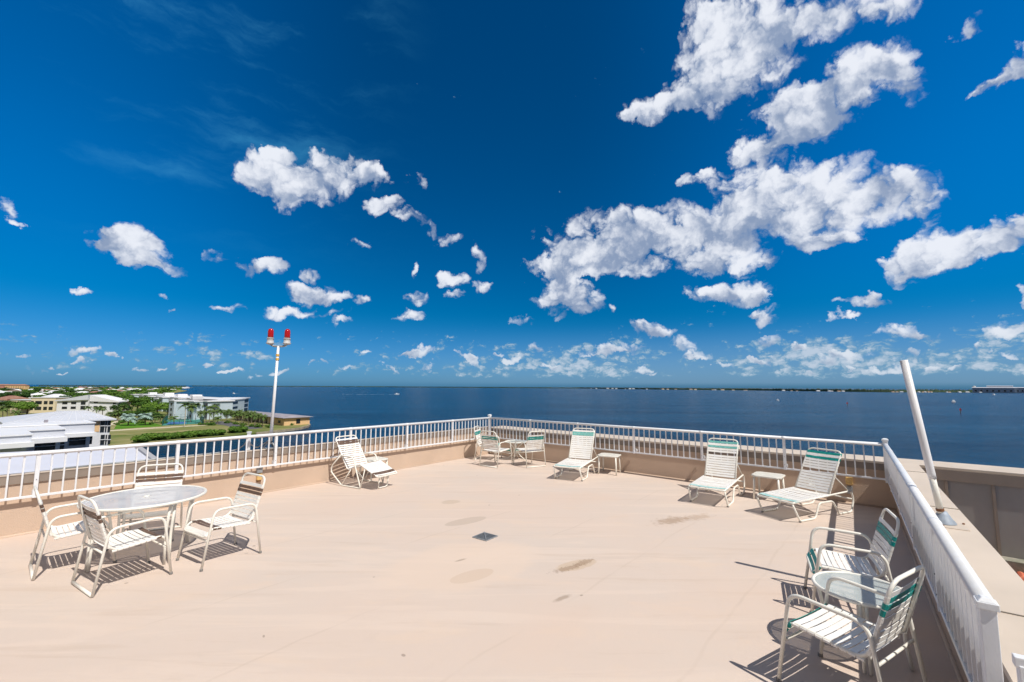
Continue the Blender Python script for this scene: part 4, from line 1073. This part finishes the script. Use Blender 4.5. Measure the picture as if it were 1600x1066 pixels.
for i, (pr_, px, py, s_, lab) in enumerate(big):
    x, y = G(px, py); put(pr_, x, y, i*1.7, s_, lab, 'tree', 'spreading trees of the park')
    spots.append((x, y, 6))
for i, (pr_, px, py, s_) in enumerate(((T3, 180, 656, .55), (T2, 193, 657, .5), (T1, 205, 655, .6), (T3, 216, 656, .6), (T2, 227, 655, .65), (T1, 236, 656, .5), (T3, 244, 657, .5), (T2, 262, 648, .6), (T1, 172, 648, .6), (T3, 160, 645, .6), (T2, 148, 646, .55), (T1, 130, 645, .5), (T3, 283, 654, .45), (T2, 350, 654, .45), (T3, 366, 655, .4))):
    x, y = G(px, py); put(pr_, x, y, i*2.1, s_, 'smaller leafy tree growing between the palms and lawns of the shore park', 'tree', 'smaller trees of the park'); spots.append((x, y, 3))
# silver fan palms on the lawn
S1 = palm_proto(8, 3.4, 2.9, 26, lf_s, 'silver_palm', True, bark)
x, y = G(200, 665.3); put(S1, x, y, 0, 1.4, 'left one of the two silver blue fan palms on the lawn', 'palm tree', 'silver fan palms on the lawn')
x, y = G(227, 664.2); put(S1, x, y, 1.3, 1.4, 'right one of the two silver blue fan palms on the lawn', 'palm tree', 'silver fan palms on the lawn')
P1 = palm_proto(21, 7.5, 3., 22, lf_p); P2 = palm_proto(22, 5.5, 2.8, 20, lf_p); P3 = palm_proto(23, 3.2, 2.6, 20, lf_p)
palms = [(P3, 272, 663.5, 1.1), (P1, 298, 660, 1.1), (P1, 305, 656, 1.15), (P2, 313, 661, 1.05), (P2, 321, 662.5, 1.1), (P1, 327, 660, 1.05), (P2, 333, 659, 1.05), (P1, 318, 655, 1.2), (P1, 334, 655, 1.1), (P2, 345, 657, 1.), (P2, 353, 657.5, 1.), (P2, 361, 659, 1.), (P2, 368, 660.5, .95), (P2, 378, 662, .95), (P2, 388, 663.5, .95), (P2, 398, 665, .95), (P2, 410, 666, .9), (P1, 289, 657, 1.2), (P2, 160, 652, 1.1), (P2, 150, 651, 1.), (P2, 138, 650, 1.), (P2, 128, 648, 1.1), (P3, 172, 655, 1.1), (P2, 184, 658, 1.), (P1, 10, 662, 1.1), (P2, 22, 660, 1.), (P2, 4, 655, 1.1), (P2, 238, 657, .8), (P3, 340, 663, 1.), (P3, 250, 660, 1.), (P3, 242, 661, 1.), (P3, 340, 661, .9), (P1, 192, 652, .9), (P2, 404, 663, .9), (P2, 393, 661, 1.), (P2, 383, 660, 1.), (P2, 373, 658, 1.)]
rnd = random.Random(9)
for i, (pr_, px, py, s_) in enumerate(palms):
    x, y = G(px, py); where = ('clubhouse' if px >= 355 else 'condominiums and tennis court' if px > 260 else 'lawn and near white house')
    put(pr_, x, y, rnd.uniform(0, 6), s_, 'green feather palm near the '+where, 'palm tree', 'feather palms near the '+where)
# mangrove hedge along the canal
B1 = empty('mangrove_bush', (0, 0, 0)); rr_ = random.Random(4)
crown_mb(rr_, 3.6, 1.9, 1500, .34, 14, 1.1).build('foliage', lf_b, B1); crown_mb(rr_, 3.2, 1.5, 900, .32, 10, .5).build('inner_foliage', lf_d, B1)
hp_ = [(218+i*8.1, 691.5-i*.64+(1.5 if i == 0 else 0)) for i in range(16)]+[(366, 677.8), (374, 677.2)]
for i, (px, py) in enumerate(hp_):
    x, y = G(px, py-1.6); put(B1, x, y, rnd.uniform(0, 6), rnd.uniform(.8, 1.02), 'mangrove bush of the hedge along the canal bank' if i < 16 else 'mangrove bush standing apart at the right end of the canal hedge', 'bush', 'mangrove hedge bushes' if i < 16 else 'mangrove bushes apart from the hedge')
B2 = empty('garden_shrub', (0, 0, 0)); crown_mb(rr_, 1.6, 1.1, 420, .25, 8, .6).build('foliage', lf_g, B2)
for px, py in ((455, 664.5), (452, 663), (420, 668.5), (405, 668), (392, 667), (380, 665.5), (368, 663.5), (355, 661.5), (330, 664.5), (322, 664.5), (312, 664.5), (236, 663), (216, 662), (206, 661), (222, 661.5), (256, 662), (188, 661), (182, 664)):
    x, y = G(px, py); put(B2, x, y, rnd.uniform(0, 6), rnd.uniform(.8, 1.5), 'low green shrub in the park beds and by the clubhouse', 'shrub', 'garden shrubs')
# far town trees
FT = []
for i, (lm, hh, rx) in enumerate(((lf_g, 8, 6), (lf_d, 9, 6.5), (lf_b, 7, 6), (lf_g, 10, 5))):
    r2_ = random.Random(40+i); m = crown_mb(r2_, rx, rx*.55, 520, .9, 8, hh*.6); o = m.build('far_tree', [lm, bark])
    col.objects.unlink(o); FT.append(o)
names_ = ['green', 'dark green', 'bright green', 'tall green']
nt_ = 0; rnd = random.Random(77); fts = []
for _ in range(6000):
    if nt_ >= 250: break
    py = 606.+abs(rnd.gauss(0, 1))*13; px = rnd.uniform(-40, 290)
    if py > 655 or (px > 205 and py > 612 and not (205 < px < 262 and py < 640)) or px > 290-(py-606)*2.5 and py > 610: continue
    if 100 < px < 176 and 626 < py < 648: continue
    if 34 < px < 92 and 628 < py < 648: continue
    x, y = G(px, py)
    if not far_ok(x, y, 4): continue
    if any((x-a)**2+(y-b_)**2 < 49 for a, b_ in fts): continue
    fts.append((x, y)); k = rnd.choice([0, 0, 1, 1, 2, 3]); o = FT[k].copy(); col.objects.link(o)
    o.location = (x, y, GZ); s_ = rnd.uniform(.7, 1.3); o.scale = (s_*1.2, s_*1.2, s_); o.rotation_euler.z = rnd.uniform(0, 6)
    tag(o, names_[k]+' leafy tree among the roofs of the far town', 'tree', names_[k]+' trees of the far town'); nt_ += 1
gm = MB(); rnd = random.Random(31); cnt = 0
while cnt < 7000:
    py = 605.2+abs(rnd.gauss(0, 1))*9; px = rnd.uniform(-60, 300)
    if py > 650 or (px > 292-(py-606)*3) or (px > 205 and py > 616): continue
    x, y = G(px, py)
    if not far_ok(x, y, -3): continue
    sz = rnd.uniform(1.5, 3.2)*(1+y/2500); c_ = Vector((x+rnd.uniform(-3, 3), y+rnd.uniform(-3, 3), GZ+rnd.uniform(.5, 4.5)))
    nn = Vector((rnd.uniform(-1, 1), rnd.uniform(-1.2, .2), rnd.uniform(.2, 1))).normalized(); t1 = nn.orthogonal().normalized()*sz; t2 = nn.cross(t1)*.6
    gm.add([c_-t1, c_+t2, c_+t1, c_-t2], [(0, 1, 2, 3)], rnd.randrange(3)); cnt += 1
gm.build('town_greenery', [lf_g, lf_d, lf_b], kind='stuff', label='low leafy greenery filling the gardens between the far town roofs', cat='greenery')
# light pole by the court, sedan, boats, buoys
x, y = G(288, 667.5); e = empty('light_pole', (x, y, GZ), 0, label='tall pale light pole beside the tennis court', cat='light pole')
MB().tube([(0, 0, 0), (0, 0, 8.6)], .16, 8, r2=.1).build('pole', mat('pale_concrete', (.55, .5, .42), .8), e)
MB().box((0, .3, 8.5), (.35, .9, .2)).build('lamp_head', galv, e)
def car(px, py, rz, c_, label):
    x, y = G(px, py); e = empty('parked_car', (x, y, GZ+.05), rz, label=label, cat='car')
    cm_ = mat('car_paint_'+str(c_[0]), c_, .3, .5)
    b_ = MB(); b_.add([(-2.2, -.9, .3), (2.2, -.9, .3), (2.2, .9, .3), (-2.2, .9, .3), (-2.2, -.9, .85), (2.2, -.9, .75), (2.2, .9, .75), (-2.2, .9, .85), (-1.2, -.8, .95), (1.2, -.8, .92), (1.2, .8, .92), (-1.2, .8, .95)], [(0, 3, 2, 1), (0, 1, 5, 4), (1, 2, 6, 5), (2, 3, 7, 6), (3, 0, 4, 7), (4, 5, 9, 8), (5, 6, 10, 9), (6, 7, 11, 10), (7, 4, 8, 11), (8, 9, 10, 11)])
    b_.build('body', cm_, e, bevel=.05)
    MB().add([(-1.6, -.78, .93), (1., -.78, .9), (1., .78, .9), (-1.6, .78, .93), (-1.2, -.65, 1.45), (.4, -.65, 1.45), (.4, .65, 1.45), (-1.2, .65, 1.45)], [(0, 1, 5, 4), (1, 2, 6, 5), (2, 3, 7, 6), (3, 0, 4, 7), (4, 5, 6, 7)]).build('cabin', glass_d, e)
    for sx_ in (-1.35, 1.35):
        for sy_ in (-.85, .85): MB().tube([(sx_, sy_-.1, .33), (sx_, sy_+.1, .33)], .33, 12).build('wheel', cap_m, e)
car(254, 652.5, .3, (.55, .55, .57), 'silver car parked under the trees left of the condominiums')
car(260, 653, .4, (.2, .2, .22), 'dark car parked beside the silver one under the trees')
def Wp(px, py): return U(px, py, WZ)
def boat(px, py, rz, s_, label, wake=0.):
    x, y = Wp(px, py); e = empty('motor_boat', (x, y, WZ), rz, label=label, cat='boat')
    e.scale = (s_, s_, s_)
    MB().add([(-4, -1.3, 0), (2, -1.3, 0), (4.4, 0, .2), (2, 1.3, 0), (-4, 1.3, 0), (-4, -1.5, 1.1), (2, -1.5, 1.3), (4.9, 0, 1.7), (2, 1.5, 1.3), (-4, 1.5, 1.1)], [(0, 1, 6, 5), (1, 2, 7, 6), (2, 3, 8, 7), (3, 4, 9, 8), (4, 0, 5, 9), (5, 6, 7, 8, 9)]).build('hull', white, e)
    MB().box((0, 0, 2.), (2.6, 1.8, 1.5), taper=.8).build('cabin', white, e)
    MB().box((1.2, 0, 2.1), (.3, 1.7, .8)).build('windscreen', glass_d, e)
    if wake:
        foam = mat('white_foam', (.8, .85, .9), .9, .1)
        m = MB(); r3 = random.Random(3); pv = None; k = 26
        vs = []
        for j in range(k+1):
            xx = -4-wake*j/k; ww = .8+2.2*(j/k)**.5; vs += [(xx, -ww+r3.uniform(-.4, .4), .06), (xx, ww*.6+r3.uniform(-.4, .4), .06)]
        for j in range(k):
            if r3.random() < .96-.5*j/k: m.add([vs[2*j], vs[2*j+2], vs[2*j+3], vs[2*j+1]], [(0, 1, 2, 3)])
        o = m.build('wake', foam, kind='structure'); o.location = e.location; o.rotation_euler = e.rotation_euler; o.scale = e.scale; o.name = 'wake'
boat(620, 616.6, .12, 1.3, 'white speedboat with a long wake on the open water left of the deck corner', 95)
boat(365, 615.5, 2.6, 1., 'small white motorboat off the condominiums, left of the beacon post', 18)
boat(1553, 617.5, 0.4, 1.6, 'small white boat in front of the far hangars at the right edge')
boat(1215, 626, 1.4, .8, 'tiny white boat on the water left of the distant red buoy')
boat(1490, 629, .9, 1.4, 'small dark speck of a boat on the bay right of the leaning pipe')
def buoy(px, py, s_, label):
    x, y = Wp(px, py); e = empty('channel_marker', (x, y, WZ), 0, label=label, cat='buoy'); e.scale = (s_, s_, s_)
    MB().tube([(0, 0, -1), (0, 0, 4)], .35, 8).build('pile', bark, e)
    MB().add([(-1.3, -.1, 2.8), (1.3, -.1, 2.8), (0, -.1, 5.4), (-1.3, .1, 2.8), (1.3, .1, 2.8), (0, .1, 5.4)], [(0, 1, 2), (5, 4, 3), (0, 3, 4, 1), (1, 4, 5, 2), (2, 5, 3, 0)]).build('red_board', red, e)
buoy(1501, 645.5, .8, 'red triangular channel marker right of the leaning pipe'); buoy(1324, 634, .8, 'red triangular channel marker left of the leaning pipe')
# ------------------------------------------------------------------ distant shore
rnd = random.Random(15)
fs_m = leaf_mat('far_shore_trees', (.045, .075, .04), (.03, .055, .035)); 
def shoreline(xs, name, label, hh):
    m = MB(); vs = []; n_ = len(xs)
    for (px, py) in xs:
        x, y = U(px, py, WZ); v2 = Vector((x, y)).normalized()
        dd_ = Vector((x, y)).length; h_ = hh*rnd.uniform(.6, 1.15)
        vs += [(x, y, WZ-.5), (x+v2.x*8, y+v2.y*8, WZ+h_*.8), (x+v2.x*50, y+v2.y*50, WZ+h_), (x+v2.x*400, y+v2.y*400, WZ+h_*.9), (x+v2.x*700, y+v2.y*700, WZ-.5)]
    fs = [(i*5+j, (i+1)*5+j, (i+1)*5+j+1, i*5+j+1) for i in range(n_-1) for j in range(4)]
    m.add(vs, fs); return m.build(name, fs_m, kind='stuff', label=label, cat='wood')
def hor(px): return 600.55+.0047*px
xs = []
px = 900.
while px < 1760:
    t = min(1, max(0, (px-900)/500)); dy = 2.3+3.6*t-(0 if px < 1500 else 0); xs.append((px, hor(px)+dy+math.sin(px*.02)*.15)); px += 1.1
shoreline(xs, 'far_shore_trees', 'dark low line of trees along the far shore, running off to the right', 17)
xs = []; px = 300.
while px < 905: xs.append((px, hor(px)+1.7+.6*max(0, (px-600)/300))); px += 1.5
shoreline(xs, 'far_shore_trees', 'hair thin blue green shore on the horizon, left of the deck corner', 14)
xs = []; px = 60.
while px < 292: xs.append((px, hor(px)+2.3)); px += 1.5
shoreline(xs, 'far_shore_trees', 'dark wooded strip on the left horizon beyond the town', 14)
# little buildings along the far shore
sh_k = [(wall_w, roof_w, 'white'), (wall_y, roof_r, 'cream')]
fb = []
for i, (a, b_, nm_) in enumerate(sh_k):
    m = MB(); m.box((0, 0, 3), (26, 12, 6), mi=0); gable(m, 0, 0, 6.2, 26, 12, 3, .8, 1, 'x', .6); o = m.build('shore_house', [a, b_]); col.objects.unlink(o); fb.append(o)
for i in range(46):
    px = rnd.choice([rnd.uniform(915, 1130), rnd.uniform(1130, 1420), rnd.uniform(1420, 1540)]); t = min(1, max(0, (px-900)/500))
    x, y = U(px, hor(px)+2.45+3.7*t, WZ); o = fb[i % 2].copy(); col.objects.link(o); s_ = rnd.uniform(.35, .8)*(1.3 if px < 1150 else 1.)
    o.location = (x, y, WZ+.5); o.scale = (s_, s_, s_); o.rotation_euler.z = rnd.uniform(-.5, .5)
    tag(o, ('white', 'cream')[i % 2]+' waterfront house at the foot of the far shore trees', 'house', ('white', 'cream')[i % 2]+' houses of the far shore')
for px, w_, h_, lab, mt in ((1552, 150, 26, 'great blue grey storage hall on the far shore at the right edge', mat('blue_grey_cladding', (.32, .39, .47), .8)), (1563, 95, 34, 'white hall roof rising above the blue grey hall on the far shore', wall_w), (1598, 110, 27, 'second blue grey hall on the far shore, cut by the right edge of the view', mat('blue_grey_cladding', (.32, .39, .47), .8))):
    x, y = U(px, hor(px)+6.2, WZ); v2 = Vector((x, y)).normalized(); k_ = 70 if h_ > 30 else 0
    e = empty('waterfront_hall', (x+v2.x*k_, y+v2.y*k_, WZ), -math.atan2(x, y), label=lab, cat='hall')
    MB().box((0, 20, h_/2), (w_, 40, h_)).build('wall', mt, e); m = MB(); gable(m, 0, 20, h_+.3, w_, 40, 3., 1, 0, 'x', 0); m.build('roof', roof_l, e)
    for k in range(7): MB().box((-w_*.42+w_*.14*k, -.05, h_*.4), (w_*.05, .1, h_*.3)).build('door', glass_d, e)
for px, h_, lab in ((1230, 34, 'thin lattice mast on the far shore left of the pipe'), (1463, 40, 'thin lattice mast on the far shore just right of the pipe')):
    x, y = U(px, hor(px)+5, WZ); e = MB().tube([(0, 0, 0), (0, 0, h_)], .8, 4, r2=.3).build('radio_mast', galv, label=lab, cat='mast'); e.location = (x*1.02, y*1.02, WZ)
x, y = U(1523, hor(1523)+5, WZ); e = empty('water_tower', (x*1.03, y*1.03, WZ), 0, label='pale water tower on the far shore left of the blue grey hall', cat='water tower')
MB().tube([(0, 0, 0), (0, 0, 30)], 2., 10).build('shaft', wall_w, e); MB().lathe([(2, 0), (8, 3), (9, 6), (7, 9), (1, 10.5)], 16, (0, 0, 29)).build('tank', wall_w, e)
# name tidy: unused prototypes never remain
for o in list(bpy.data.objects):
    if '_u' in o.keys(): del o['_u']
